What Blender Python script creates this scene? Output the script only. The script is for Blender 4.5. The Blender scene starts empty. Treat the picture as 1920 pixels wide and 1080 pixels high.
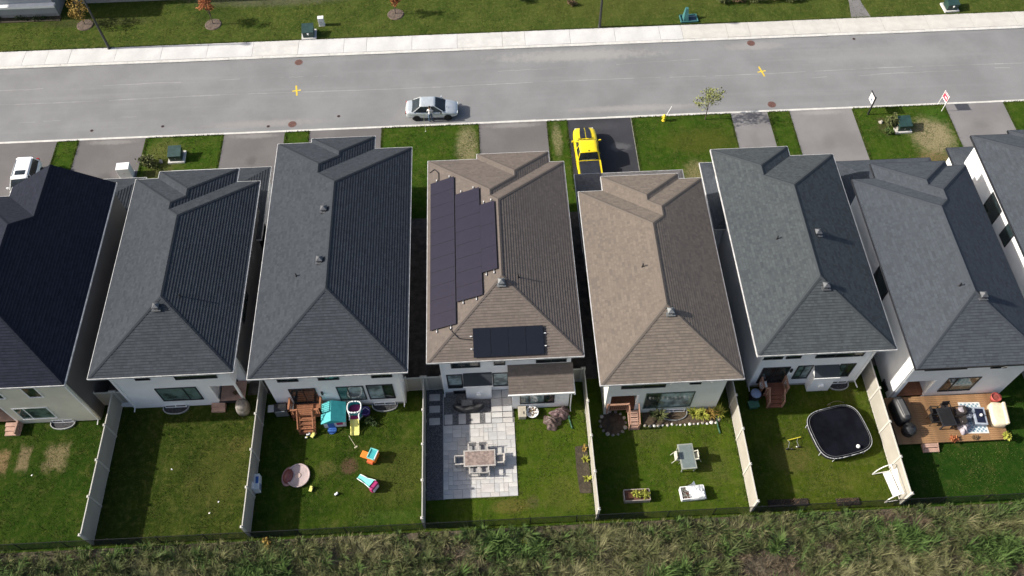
import bpy, bmesh, math, random
import numpy as np
from mathutils import Vector, Matrix
random.seed(7); np.random.seed(7)
S = bpy.context.scene
COL = S.collection
R = math.radians

# ------------------------------------------------------------------ camera
FPX, PITCH, ROLL, YAW, CH = 1608.128, 1.00120348, -0.0170218, 0.03356034, 53.4
_w = np.array([math.sin(YAW)*math.cos(PITCH), math.cos(YAW)*math.cos(PITCH), -math.sin(PITCH)])
_r0 = np.array([math.cos(YAW), -math.sin(YAW), 0.0]); _u0 = np.cross(_r0, _w)
_r = math.cos(ROLL)*_r0 + math.sin(ROLL)*_u0
_u = -math.sin(ROLL)*_r0 + math.cos(ROLL)*_u0
cam = bpy.data.cameras.new('camera'); cam_o = bpy.data.objects.new('camera', cam); COL.objects.link(cam_o)
cam.sensor_width = 36; cam.lens = FPX/1920*36; cam.clip_end = 3000; cam.clip_start = .5
cam_o.matrix_world = Matrix(((_r[0], _u[0], -_w[0], 0), (_r[1], _u[1], -_w[1], 0), (_r[2], _u[2], -_w[2], CH), (0, 0, 0, 1)))
S.camera = cam_o
# ------------------------------------------------------------------ sky and sun
SUN_EL, SUN_AZ = 32.0, 270.6      # azimuth clockwise from +y: the sun stands to the left
w = bpy.data.worlds.new('World'); S.world = w; w.use_nodes = True
nt = w.node_tree; bg = nt.nodes['Background']
sky = nt.nodes.new('ShaderNodeTexSky'); sky.sky_type = 'NISHITA'; sky.sun_disc = False
sky.sun_elevation = R(SUN_EL); sky.sun_rotation = R(SUN_AZ); sky.altitude = 100; sky.air_density = 1.0; sky.dust_density = 3.5; sky.ozone_density = 0.5
nt.links.new(sky.outputs[0], bg.inputs[0]); bg.inputs[1].default_value = 0.10
sl = bpy.data.lights.new('sun', 'SUN'); sl.energy = 4.4; sl.angle = R(0.9); sl.color = (1.0, .94, .84)
so = bpy.data.objects.new('sun', sl); COL.objects.link(so)
_d = Vector((math.sin(R(SUN_AZ))*math.cos(R(SUN_EL)), math.cos(R(SUN_AZ))*math.cos(R(SUN_EL)), math.sin(R(SUN_EL))))
so.rotation_euler = _d.to_track_quat('Z', 'Y').to_euler(); so.location = (-60, 20, 60)
S.view_settings.view_transform = 'Standard'; S.view_settings.look = 'None'; S.view_settings.gamma = 1
S.view_settings.use_curve_mapping = False; S.view_settings.exposure = 0.74
try: S.cycles.max_bounces = 6
except Exception: pass

# ------------------------------------------------------------------ measuring: where a sight line meets the ground or a wall
def _ray(px, py): return _w*FPX + _r*(px-960) - _u*(py-540)
def G(px, py, z=0.0):
    d = _ray(px, py); t = (z-CH)/d[2]; return (float(d[0]*t), float(d[1]*t))
def W(px, py, yw):
    d = _ray(px, py); t = yw/d[1]; return (float(d[0]*t), float(CH+d[2]*t))

# ------------------------------------------------------------------ materials
MATS = {}
def new_mat(name):
    m = bpy.data.materials.new(name); m.use_nodes = True
    return m, m.node_tree, m.node_tree.nodes['Principled BSDF']
def N(nt, t, **kw):
    n = nt.nodes.new(t)
    for k, v in kw.items(): setattr(n, k, v)
    return n
def rgb(c): return (c[0], c[1], c[2], 1.0)
def mixc(nt, fac, a, b, blend='MIX'):
    n = N(nt, 'ShaderNodeMix', data_type='RGBA', blend_type=blend)
    for sock, v in ((n.inputs[0], fac), (n.inputs[6], a), (n.inputs[7], b)):
        if isinstance(v, (int, float)): sock.default_value = v
        elif isinstance(v, tuple): sock.default_value = rgb(v)
        else: nt.links.new(v, sock)
    return n.outputs[2]
def mth(nt, op, a, b=0.0, c=None, clamp=False):
    n = N(nt, 'ShaderNodeMath', operation=op, use_clamp=clamp)
    for i, v in enumerate((a, b) if c is None else (a, b, c)):
        if isinstance(v, (int, float)): n.inputs[i].default_value = v
        else: nt.links.new(v, n.inputs[i])
    return n.outputs[0]
def ramp(nt, fac, lo, hi):
    n = N(nt, 'ShaderNodeMapRange', interpolation_type='SMOOTHSTEP'); nt.links.new(fac, n.inputs[0])
    n.inputs[1].default_value = lo; n.inputs[2].default_value = hi; return n.outputs[0]
def noise(nt, co, scale, detail=3.0, rough=.6):
    n = N(nt, 'ShaderNodeTexNoise'); n.inputs['Scale'].default_value = scale; n.inputs['Detail'].default_value = detail
    n.inputs['Roughness'].default_value = rough
    if co is not None: nt.links.new(co, n.inputs['Vector'])
    return n.outputs[0]
def wco(nt):
    return N(nt, 'ShaderNodeNewGeometry').outputs['Position']
def oco(nt): return N(nt, 'ShaderNodeTexCoord').outputs['Object']
def bump(nt, b, h, strength, dist=.05):
    n = N(nt, 'ShaderNodeBump'); n.inputs['Strength'].default_value = strength; n.inputs['Distance'].default_value = dist
    nt.links.new(h, n.inputs['Height']); nt.links.new(n.outputs[0], b.inputs['Normal'])
def M(name, c, rough=.6, metal=0.0, var=.12, scale=3.0, fine=0.0, spec=.4, bmp=0.0, coat=0.0):
    """plain material with uneven colour: broad wear plus fine grain"""
    if name in MATS: return MATS[name]
    m, nt, b = new_mat(name); co = oco(nt)
    n1 = noise(nt, co, scale); f = ramp(nt, n1, .3, .7)
    lo = tuple(max(0, x*(1-var)) for x in c); hi = tuple(min(1, x*(1+var)) for x in c)
    col = mixc(nt, f, lo, hi)
    if fine:
        n2 = noise(nt, co, scale*14, 2.0); col = mixc(nt, mth(nt, 'MULTIPLY', ramp(nt, n2, .35, .65), fine), col, tuple(x*.45 for x in c))
        if bmp: bump(nt, b, n2, bmp)
    nt.links.new(col, b.inputs['Base Color']); b.inputs['Roughness'].default_value = rough; b.inputs['Metallic'].default_value = metal
    b.inputs['Specular IOR Level'].default_value = spec
    if coat: b.inputs['Coat Weight'].default_value = coat; b.inputs['Coat Roughness'].default_value = .06
    MATS[name] = m; return m
def shingle(name, c, spread=.35, tint=(1, 1, 1)):
    """laminated shingles: tabs of uneven tone in staggered courses, in the roof plane's own u,v metres"""
    m, nt, b = new_mat(name); uv = N(nt, 'ShaderNodeUVMap').outputs[0]
    def br(wd, ht, off):
        t = N(nt, 'ShaderNodeTexBrick'); nt.links.new(uv, t.inputs['Vector']); t.inputs['Scale'].default_value = 1.0
        t.inputs['Brick Width'].default_value = wd; t.inputs['Row Height'].default_value = ht; t.inputs['Mortar Size'].default_value = .008
        t.offset = off; t.inputs['Color1'].default_value = (0, 0, 0, 1); t.inputs['Color2'].default_value = (1, 1, 1, 1); t.inputs['Mortar'].default_value = (.1, .1, .1, 1)
        t.inputs['Mortar Smooth'].default_value = .4
        return t.outputs[0]
    a = br(.19, .185, .37); d = br(.43, .185, .61)
    f = mth(nt, 'ADD', mth(nt, 'MULTIPLY', a, .6), mth(nt, 'MULTIPLY', d, .4))
    g = noise(nt, oco(nt), 14.0, 3.0, .7); f = mth(nt, 'ADD', mth(nt, 'MULTIPLY', f, .66), mth(nt, 'MULTIPLY', g, .34))
    big = noise(nt, oco(nt), .35, 3.0)
    lo = tuple(x*(1-spread) for x in c); hi = tuple(x*(1+spread*1.15)*t for x, t in zip(c, tint))
    col = mixc(nt, f, lo, hi)
    col = mixc(nt, mth(nt, 'MULTIPLY', ramp(nt, big, .35, .7), .16), col, tuple(x*.75 for x in c))
    nt.links.new(col, b.inputs['Base Color']); b.inputs['Roughness'].default_value = .95; b.inputs['Specular IOR Level'].default_value = .08
    fine = noise(nt, oco(nt), 40.0, 2.0); bump(nt, b, fine, .35, .02)
    MATS[name] = m; return m
def siding(name, c, pitch=.16):
    m, nt, b = new_mat(name); co = wco(nt); sx = N(nt, 'ShaderNodeSeparateXYZ'); nt.links.new(co, sx.inputs[0])
    fr = mth(nt, 'FRACT', mth(nt, 'DIVIDE', sx.outputs[2], pitch))
    line = ramp(nt, fr, .0, .14)
    n1 = noise(nt, co, .8, 4.0); n2 = noise(nt, co, 7.0)
    col = mixc(nt, ramp(nt, n1, .3, .75), tuple(x*.9 for x in c), c)
    col = mixc(nt, mth(nt, 'MULTIPLY', ramp(nt, n2, .55, .8), .12), col, tuple(x*.7 for x in c))
    nt.links.new(col, b.inputs['Base Color']); b.inputs['Roughness'].default_value = .55; b.inputs['Specular IOR Level'].default_value = .3
    bump(nt, b, line, .5, .02); MATS[name] = m; return m
def glass(name, c=(.02, .03, .035), rough=.06):
    m, nt, b = new_mat(name); n1 = noise(nt, oco(nt), 1.3, 2.0)
    nt.links.new(mixc(nt, ramp(nt, n1, .35, .65), tuple(x*.5 for x in c), tuple(x*1.6 for x in c)), b.inputs['Base Color'])
    b.inputs['Roughness'].default_value = rough; b.inputs['Specular IOR Level'].default_value = .6
    MATS[name] = m; return m
def patch_mask(nt, pos, x, y, rx, ry, edge=.35, rough_amt=.5, sq=False):
    """soft irregular blot on the ground"""
    mp = N(nt, 'ShaderNodeMapping', vector_type='POINT'); nt.links.new(pos, mp.inputs[0])
    mp.inputs['Location'].default_value = (-x/rx, -y/ry, 0); mp.inputs['Scale'].default_value = (1/rx, 1/ry, 0)
    if sq:
        s = N(nt, 'ShaderNodeSeparateXYZ'); nt.links.new(mp.outputs[0], s.inputs[0])
        d = mth(nt, 'MAXIMUM', mth(nt, 'ABSOLUTE', s.outputs[0]), mth(nt, 'ABSOLUTE', s.outputs[1]))
    else:
        v = N(nt, 'ShaderNodeVectorMath', operation='LENGTH'); nt.links.new(mp.outputs[0], v.inputs[0]); d = v.outputs[1]
    n = noise(nt, pos, 2.2, 4.0, .7)
    d = mth(nt, 'ADD', d, mth(nt, 'MULTIPLY', mth(nt, 'SUBTRACT', n, .5), rough_amt*2))
    mr = N(nt, 'ShaderNodeMapRange', interpolation_type='SMOOTHSTEP'); nt.links.new(d, mr.inputs[0])
    mr.inputs[1].default_value = 1-edge; mr.inputs[2].default_value = 1+edge*.4; mr.inputs[3].default_value = 1; mr.inputs[4].default_value = 0
    return mr.outputs[0]
def lawn_mat(name, c1, c2, dry=(.16, .15, .045), dryness=.4, patches=(), stripes=None):
    m, nt, b = new_mat(name); co = wco(nt)
    n1 = noise(nt, co, .45, 4.0, .65); n2 = noise(nt, co, 2.6, 4.0, .7); n3 = noise(nt, co, 16.0, 3.0, .75)
    col = mixc(nt, ramp(nt, n1, .3, .7), c1, c2)
    col = mixc(nt, mth(nt, 'MULTIPLY', ramp(nt, n2, .46, .72), dryness), col, dry)
    mps = N(nt, 'ShaderNodeMapping'); nt.links.new(co, mps.inputs[0]); mps.inputs['Scale'].default_value = (5.0, .9, 1); mps.inputs['Rotation'].default_value = (0, 0, .12)
    n6 = noise(nt, mps.outputs[0], 1.0, 3.0, .65); col = mixc(nt, mth(nt, 'MULTIPLY', ramp(nt, n6, .4, .72), .38), col, tuple(x*.55 for x in c1))
    n8 = noise(nt, co, 1.15, 5.0, .7); col = mixc(nt, mth(nt, 'MULTIPLY', ramp(nt, n8, .5, .74), .5), col, (.105, .10, .032))
    n9 = noise(nt, co, .8, 4.0, .7); col = mixc(nt, mth(nt, 'MULTIPLY', ramp(nt, n9, .52, .72), .5), col, tuple(x*.6 for x in c1))
    n7 = noise(nt, co, 5.5, 3.0, .8); col = mixc(nt, mth(nt, 'MULTIPLY', ramp(nt, n7, .55, .75), .35), col, tuple(min(1, x*1.55) for x in c2))
    if stripes:
        s = N(nt, 'ShaderNodeSeparateXYZ'); nt.links.new(co, s.inputs[0])
        wv = mth(nt, 'SINE', mth(nt, 'MULTIPLY', s.outputs[stripes[0]], 2*math.pi/stripes[1]))
        col = mixc(nt, mth(nt, 'MULTIPLY', ramp(nt, wv, -.5, .5), stripes[2]), col, tuple(x*1.7 for x in c2))
    for (x, y, rx, ry, c, a, kw) in patches:
        k = patch_mask(nt, co, x, y, rx, ry, **kw)
        n4 = noise(nt, co, 7.0, 3.0, .75)
        col = mixc(nt, mth(nt, 'MULTIPLY', k, mth(nt, 'ADD', mth(nt, 'MULTIPLY', ramp(nt, n4, .3, .6), .55), .45)) if a >= 1 else mth(nt, 'MULTIPLY', mth(nt, 'MULTIPLY', k, a*.9), mth(nt, 'ADD', mth(nt, 'MULTIPLY', ramp(nt, n4, .35, .62), .7), .3)), col, c)
    col = mixc(nt, mth(nt, 'MULTIPLY', ramp(nt, n3, .42, .7), .42), col, tuple(x*.35 for x in c1))
    n5 = noise(nt, co, 28.0, 2.0, .6)
    col = mixc(nt, mth(nt, 'MULTIPLY', ramp(nt, n5, .58, .72), .35), col, tuple(min(1, x*1.9) for x in c2))
    nt.links.new(col, b.inputs['Base Color']); b.inputs['Roughness'].default_value = 1.0; b.inputs['Specular IOR Level'].default_value = .02
    bump(nt, b, n3, .9, .08); MATS[name] = m; return m
def asphalt_mat(name, c, patches=(), var=.12, streak=0.0):
    m, nt, b = new_mat(name); co = wco(nt)
    n1 = noise(nt, co, .25, 5.0, .6); n3 = noise(nt, co, 30.0, 2.0)
    col = mixc(nt, ramp(nt, n1, .3, .7), tuple(x*(1-var) for x in c), tuple(x*(1+var) for x in c))
    if streak:
        mp = N(nt, 'ShaderNodeMapping'); nt.links.new(co, mp.inputs[0]); mp.inputs['Scale'].default_value = (.05, 1.1, 1)
        n2 = noise(nt, mp.outputs[0], 1.0, 5.0, .6); col = mixc(nt, mth(nt, 'MULTIPLY', ramp(nt, n2, .5, .72), streak), col, tuple(min(1, x*1.3) for x in c))
    for (x, y, rx, ry, cc, a, kw) in patches:
        col = mixc(nt, mth(nt, 'MULTIPLY', patch_mask(nt, co, x, y, rx, ry, **kw), a), col, cc)
    col = mixc(nt, mth(nt, 'MULTIPLY', ramp(nt, n3, .4, .7), .22), col, tuple(x*.5 for x in c))
    nt.links.new(col, b.inputs['Base Color']); b.inputs['Roughness'].default_value = .9; b.inputs['Specular IOR Level'].default_value = .25
    bump(nt, b, n3, .3, .02); MATS[name] = m; return m

# ------------------------------------------------------------------ mesh builder
class MB:
    def __init__(s): s.v = []; s.f = []; s.uv = {}; s.mi = []
    def add(s, vs, fs, mi=0):
        o = len(s.v); s.v += [tuple(map(float, p)) for p in vs]
        for f in fs: s.f.append(tuple(i+o for i in f)); s.mi.append(mi)
        return s
    def box(s, c, d, rz=0.0, mi=0, taper=(1, 1), sh=(0, 0)):
        """c: centre of the base, d: size; taper scales the top, sh shifts it"""
        hx, hy, h = d[0]/2, d[1]/2, d[2]; cs, sn = math.cos(rz), math.sin(rz); vs = []
        for k, (kx, ky) in ((0, (1, 1)), (1, taper)):
            for (x, y) in ((-hx, -hy), (hx, -hy), (hx, hy), (-hx, hy)):
                x, y = x*kx + sh[0]*k, y*ky + sh[1]*k
                vs.append((c[0]+x*cs-y*sn, c[1]+x*sn+y*cs, c[2]+h*k))
        return s.add(vs, [(3, 2, 1, 0), (4, 5, 6, 7), (0, 1, 5, 4), (1, 2, 6, 5), (2, 3, 7, 6), (3, 0, 4, 7)], mi)
    def bb(s, x0, x1, y0, y1, z0, z1, mi=0):
        return s.box(((x0+x1)/2, (y0+y1)/2, z0), (x1-x0, y1-y0, z1-z0), 0, mi)
    def cyl(s, p0, p1, r0, r1=None, n=8, mi=0, caps=True):
        r1 = r0 if r1 is None else r1; a = Vector(p0); b = Vector(p1); d = (b-a).normalized()
        t = d.orthogonal().normalized(); q = d.cross(t); vs = []
        for (p, r) in ((a, r0), (b, r1)):
            for i in range(n):
                an = 2*math.pi*i/n; vs.append(p + t*(r*math.cos(an)) + q*(r*math.sin(an)))
        fs = [(i, (i+1) % n, n+(i+1) % n, n+i) for i in range(n)]
        if caps: fs += [tuple(range(n))[::-1], tuple(range(n, 2*n))]
        return s.add(vs, fs, mi)
    def tube(s, pts, r, n=6, mi=0):
        for a, b in zip(pts[:-1], pts[1:]): s.cyl(a, b, r, r, n, mi)
        return s
    def lathe(s, c, prof, n=16, mi=0, sx=1.0, sy=1.0):
        vs = []; fs = []
        for (r, z) in prof:
            for i in range(n):
                a = 2*math.pi*i/n; vs.append((c[0]+r*sx*math.cos(a), c[1]+r*sy*math.sin(a), c[2]+z))
        k = len(prof)
        for j in range(k-1):
            for i in range(n): fs.append((j*n+i, j*n+(i+1) % n, (j+1)*n+(i+1) % n, (j+1)*n+i))
        fs.append(tuple(range(n))[::-1]); fs.append(tuple(range((k-1)*n, k*n)))
        return s.add(vs, fs, mi)
    def prism(s, poly, z0, z1, mi=0):
        n = len(poly); vs = [(x, y, z0) for x, y in poly]+[(x, y, z1) for x, y in poly]
        return s.add(vs, [tuple(range(n))[::-1], tuple(range(n, 2*n))]+[(i, (i+1) % n, n+(i+1) % n, n+i) for i in range(n)], mi)
    def loft(s, rings, mi=0, closed=True, caps=True):
        n = len(rings[0]); vs = [p for r in rings for p in r]; fs = []
        for j in range(len(rings)-1):
            for i in range(n if closed else n-1): fs.append((j*n+i, j*n+(i+1) % n, (j+1)*n+(i+1) % n, (j+1)*n+i))
        if caps: fs += [tuple(range(n))[::-1], tuple(range((len(rings)-1)*n, len(rings)*n))]
        return s.add(vs, fs, mi)
    def blob(s, c, r, n=8, m=5, jit=.15, mi=0, rnd=random):
        vs = []; fs = []
        for j in range(m+1):
            th = math.pi*j/m
            for i in range(n):
                a = 2*math.pi*i/n; k = 1+rnd.uniform(-jit, jit)
                vs.append((c[0]+r[0]*k*math.sin(th)*math.cos(a), c[1]+r[1]*k*math.sin(th)*math.sin(a), c[2]+r[2]*k*math.cos(th)))
        for j in range(m):
            for i in range(n): fs.append(((j+1)*n+i, (j+1)*n+(i+1) % n, j*n+(i+1) % n, j*n+i))
        return s.add(vs, fs, mi)
    def mesh(s, name):
        me = bpy.data.meshes.new(name); me.from_pydata(s.v, [], s.f); me.update(); return me
    def build(s, name, mat, parent=None, smooth=False, bevel=0.0, label=None, fixn=True, sub=0):
        me = s.mesh(name); o = bpy.data.objects.new(name, me); COL.objects.link(o)
        for m in (mat if isinstance(mat, (list, tuple)) else [mat]): me.materials.append(m)
        if any(s.mi): me.polygons.foreach_set('material_index', s.mi)
        if fixn:
            bm = bmesh.new(); bm.from_mesh(me); bmesh.ops.recalc_face_normals(bm, faces=bm.faces); bm.to_mesh(me); bm.free()
        if smooth: me.polygons.foreach_set('use_smooth', [True]*len(me.polygons))
        if bevel:
            b = o.modifiers.new('bevel', 'BEVEL'); b.width = bevel; b.segments = 2; b.limit_method = 'ANGLE'
        if sub:
            b = o.modifiers.new('sub', 'SUBSURF'); b.levels = sub; b.render_levels = sub
        if parent is not None: o.parent = parent
        if label: o['label'] = label
        return o
def tag(o, label, cat, group=None):
    o['label'] = label; o['category'] = cat
    if group: o['group'] = group
    return o
def thing(name, label, cat, loc=(0, 0, 0), rz=0.0, group=None):
    o = bpy.data.objects.new(name, None); COL.objects.link(o); o.empty_display_size = .3
    o.location = (loc[0], loc[1], loc[2] if len(loc) > 2 else 0); o.rotation_euler = (0, 0, rz)
    return tag(o, label, cat, group)
def struct(o): o['kind'] = 'structure'; return o
def stuff(o): o['kind'] = 'stuff'; return o
def copy_tree(o, parent=None):
    c = o.copy(); COL.objects.link(c); c.parent = parent
    for ch in list(o.children): copy_tree(ch, c)
    return c
def sheet(name, poly, z, mat):
    mb = MB(); mb.add([(x, y, z) for x, y in poly], [tuple(range(len(poly)))])
    return struct(mb.build(name, mat, fixn=False))
def rect(x0, x1, y0, y1): return [(x0, y0), (x1, y0), (x1, y1), (x0, y1)]
# ------------------------------------------------------------------ the ground, road and lawns
DRY = (.27, .215, .12); SOIL = (.085, .06, .042); STRAW = (.30, .25, .15)
GA, GB = (.026, .05, .010), (.040, .066, .012)          # lawn greens
m_soil = M('soil', (.055, .045, .03), .95, var=.4, scale=.8, fine=.6, bmp=.6)
ground = MB(); ground.add([(-900, -900, -.14), (900, -900, -.14), (900, 1500, -.14), (-900, 1500, -.14)], [(0, 1, 2, 3)])
struct(ground.build('ground', lawn_mat('field', (.03, .04, .014), (.05, .055, .02), dryness=.5), fixn=False))
YL = dict(edge=.5, rough_amt=.55)
front_p = [(-1.9, 48.2, 1.0, 2.6, STRAW, .9, YL), (5.6, 48.6, .45, 2.0, STRAW, .8, YL),
           (-26.8, 48.6, 1.7, 2.2, (.15, .14, .05), .8, YL), (-26.9, 46.6, 1.8, .7, SOIL, .7, YL),
           (17.5, 47.8, 3.4, 1.5, (.10, .085, .02), .6, YL), (16.8, 44.3, 1.4, 1.5, DRY, .85, YL),
           (36.7, 47.2, 1.9, 2.3, STRAW, 1, YL), (36.0, 44.5, 1.6, 1.3, (.22, .15, .085), .9, YL), (33.0, 48.6, .6, 1.2, SOIL, .8, YL),
           (37.6, 49.6, 1.0, 1.0, (.05, .12, .015), .7, YL)]
m_front = lawn_mat('front lawn grass', (.028, .068, .007), (.050, .088, .010), dryness=.35, patches=front_p)
struct(MB().prism(rect(-75, 75, 16.35, 50.72), -.16, 0).build('front_lawn', m_front))
far_p = [(-19.5, 68.0, 8.5, 1.3, (.13, .115, .09), .8, YL), (-26, 68.8, 4, 1.0, DRY, .7, YL), (25, 66.4, 5, .5, (.16, .12, .08), .8, YL), (-36, 65.5, 6, .7, (.05, .04, .03), .6, YL), (12, 65, 9, 2.2, (.10, .10, .025), .45, YL), (-25, 65.6, 2.5, 1.5, (.03, .05, .012), .6, YL)]
struct(MB().prism(rect(-110, 120, 61.95, 150), -.16, 0).build('far_lawn', lawn_mat('far lawn grass', (.043, .072, .013), (.076, .100, .021), dryness=.55, patches=far_p)))
WHT = dict(edge=.7, rough_amt=.7)
m_road = asphalt_mat('road asphalt', (.196, .198, .202), [(8, 58.6, 8, .8, (.33, .325, .31), .6, WHT), (24, 58.9, 3, .6, (.30, .29, .28), .5, WHT), (12.5, 51.9, 6, .4, (.30, .29, .28), .6, WHT), (-19, 51.9, 5, .4, (.28, .26, .25), .6, WHT), (36, 57.2, 9, 1.6, (.26, .26, .26), .4, WHT)], .10, .35)
road = struct(MB().prism(rect(-140, 140, 50.95, 59.78), -.135, -.08).build('road', m_road))
# wandering pale seam along the crown of the road, part of the road
m_seam = asphalt_mat('road seam filler', (.265, .265, .262), var=.25)
mb = MB(); xs = np.arange(-60, 70, .8); ys = [55.42 + .07*math.sin(x*.21) + random.uniform(-.025, .025) for x in xs]
for i in range(len(xs)-1):
    if random.random() < .07: continue
    hw = random.uniform(.02, .05)
    mb.add([(xs[i], ys[i]-hw, -.076), (xs[i+1], ys[i+1]-hw, -.076), (xs[i+1], ys[i+1]+hw, -.076), (xs[i], ys[i]+hw, -.076)], [(0, 1, 2, 3)])
mb.build('seam', m_seam, road, fixn=False)
for (pts, wd) in (([(-44, 57.1), (-20, 57.4), (-14, 57.3)], .05), ([(1, 57.0), (22, 57.6)], .04), ([(27, 54.6), (46, 54.9)], .05), ([(-40, 53.2), (-30, 53.3)], .03)):
    mb = MB()
    for (a, b) in zip(pts[:-1], pts[1:]):
        k = 14
        for j in range(k):
            if random.random() < .35: continue
            p = [a[0]+(b[0]-a[0])*t/k for t in (j, j+1)]; q = [a[1]+(b[1]-a[1])*t/k+random.uniform(-.06, .06) for t in (j, j+1)]
            mb.add([(p[0], q[0]-wd, -.0765), (p[1], q[1]-wd, -.0765), (p[1], q[1]+wd*.3, -.0765), (p[0], q[0]+wd*.3, -.0765)], [(0, 1, 2, 3)])
    mb.build('tyre_mark', m_seam, road, fixn=False)
m_conc = M('concrete', (.52, .51, .49), .9, var=.09, scale=.9, fine=.12, bmp=.2)
m_conc2 = M('concrete pale', (.53, .525, .515), .9, var=.07, scale=.7, fine=.1, bmp=.2)
m_conc3 = M('concrete warm', (.49, .475, .44), .9, var=.09, scale=.8, fine=.12, bmp=.2)
m_kerb = M('kerb concrete', (.56, .55, .52), .9, var=.12, scale=1.5, fine=.25, bmp=.2)
sw = struct(MB().prism(rect(-110, 120, 60.07, 61.98), -.14, -.012).build('pavement', M('joint', (.2, .19, .18), .95)))
slab_me = {}
x = -62.0; i = 0
while x < 74:
    L = random.choice((4.1, 4.1, 4.1, 2.05)); key = L
    if key not in slab_me: slab_me[key] = MB().bb(.012, L-.012, 60.085, 61.955, -.012, .022).mesh('slab')
    me = slab_me[key]
    o = bpy.data.objects.new('slab', me)
    if not me.materials: me.materials.append(m_conc)
    COL.objects.link(o); o.parent = sw; o.location = (x, 0, random.uniform(-.004, .004))
    o.material_slots[0].link = 'OBJECT'; o.material_slots[0].material = m_conc3 if x > 16.5 else random.choice((m_conc2, m_conc2, m_conc, m_conc2, m_conc2))
    x += L
for nm, y0, y1, z1 in (('kerb', 59.76, 60.066, .012), ('kerb', 50.74, 50.955, -.012)):
    k = struct(MB().prism(rect(-140, 140, y0, y1), -.14, -.03).build(nm, m_kerb)); x = -62.0
    base = MB().bb(.008, 2.992, y0, y1, -.03, z1).mesh('kerb_stone'); base.materials.append(m_kerb)
    while x < 72:
        o = bpy.data.objects.new('kerb_stone', base); COL.objects.link(o); o.parent = k; o.location = (x, random.uniform(-.012, .012), random.uniform(-.004, .004)); x += 3.0
OIL = (.08, .076, .074)
m_drive = asphalt_mat('driveway asphalt', (.132, .124, .124), [(-31.2, 46.5, .8, .5, OIL, .6, WHT), (-19.6, 47.6, .5, .7, OIL, .6, WHT), (2.0, 46.2, .6, .9, OIL, .5, WHT), (-12, 48.5, 1, .5, OIL, .4, WHT), (2.0, 50.4, 2.4, .3, (.25, .24, .23), .6, WHT), (-31.5, 50.4, 2.2, .3, (.25, .24, .23), .6, WHT), (-19.6, 50.4, 2.2, .3, (.25, .24, .23), .6, WHT)], var=.12)
m_drive_new = asphalt_mat('fresh black asphalt', (.036, .036, .042), [(10.7, 47.5, .9, .5, (.11, .11, .115), .7, WHT), (9.6, 49.9, 1.6, .5, (.055, .055, .062), .6, WHT)], var=.2)
m_drive2 = asphalt_mat('driveway asphalt pale', (.185, .178, .178), [(28, 47.0, .6, .8, (.14, .135, .13), .5, WHT), (41, 48.2, .7, .5, (.14, .135, .13), .5, WHT), (28.2, 50.4, 2.2, .3, (.29, .28, .27), .6, WHT), (22, 47.5, .5, .9, (.15, .145, .14), .5, WHT)], var=.12)
for (x0, x1, y0, mt) in ((-45, -36.1, 40, m_drive), (-34.25, -28.75, 40, m_drive), (-22.2, -17.15, 41, m_drive), (-15.05, -9.05, 42, m_drive), (-.85, 4.85, 41, m_drive), (6.62, 11.95, 40, m_drive_new), (20.5, 23.6, 40, m_drive2), (25.5, 30.8, 40, m_drive2), (38.8, 43.8, 40, m_drive2)):
    sheet('driveway', rect(x0, x1, y0, 50.745), .008, mt)
mb = MB().bb(11.96, 12.01, 43, 50.7, 0, .02); mb.build('driveway_edging', M('old edging', (.2, .2, .17), .95, var=.3))['kind'] = 'structure'
pth = [G(1632, 30), G(1594, 33), G(1588, 12), G(1570, -20), G(1592, -20), G(1612, 12)]
sheet('path', [G(1633, 32), G(1615, 5), G(1603, -30), G(1580, -30), G(1592, 5), G(1596, 34)][::-1], .006, m_drive2)
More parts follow.
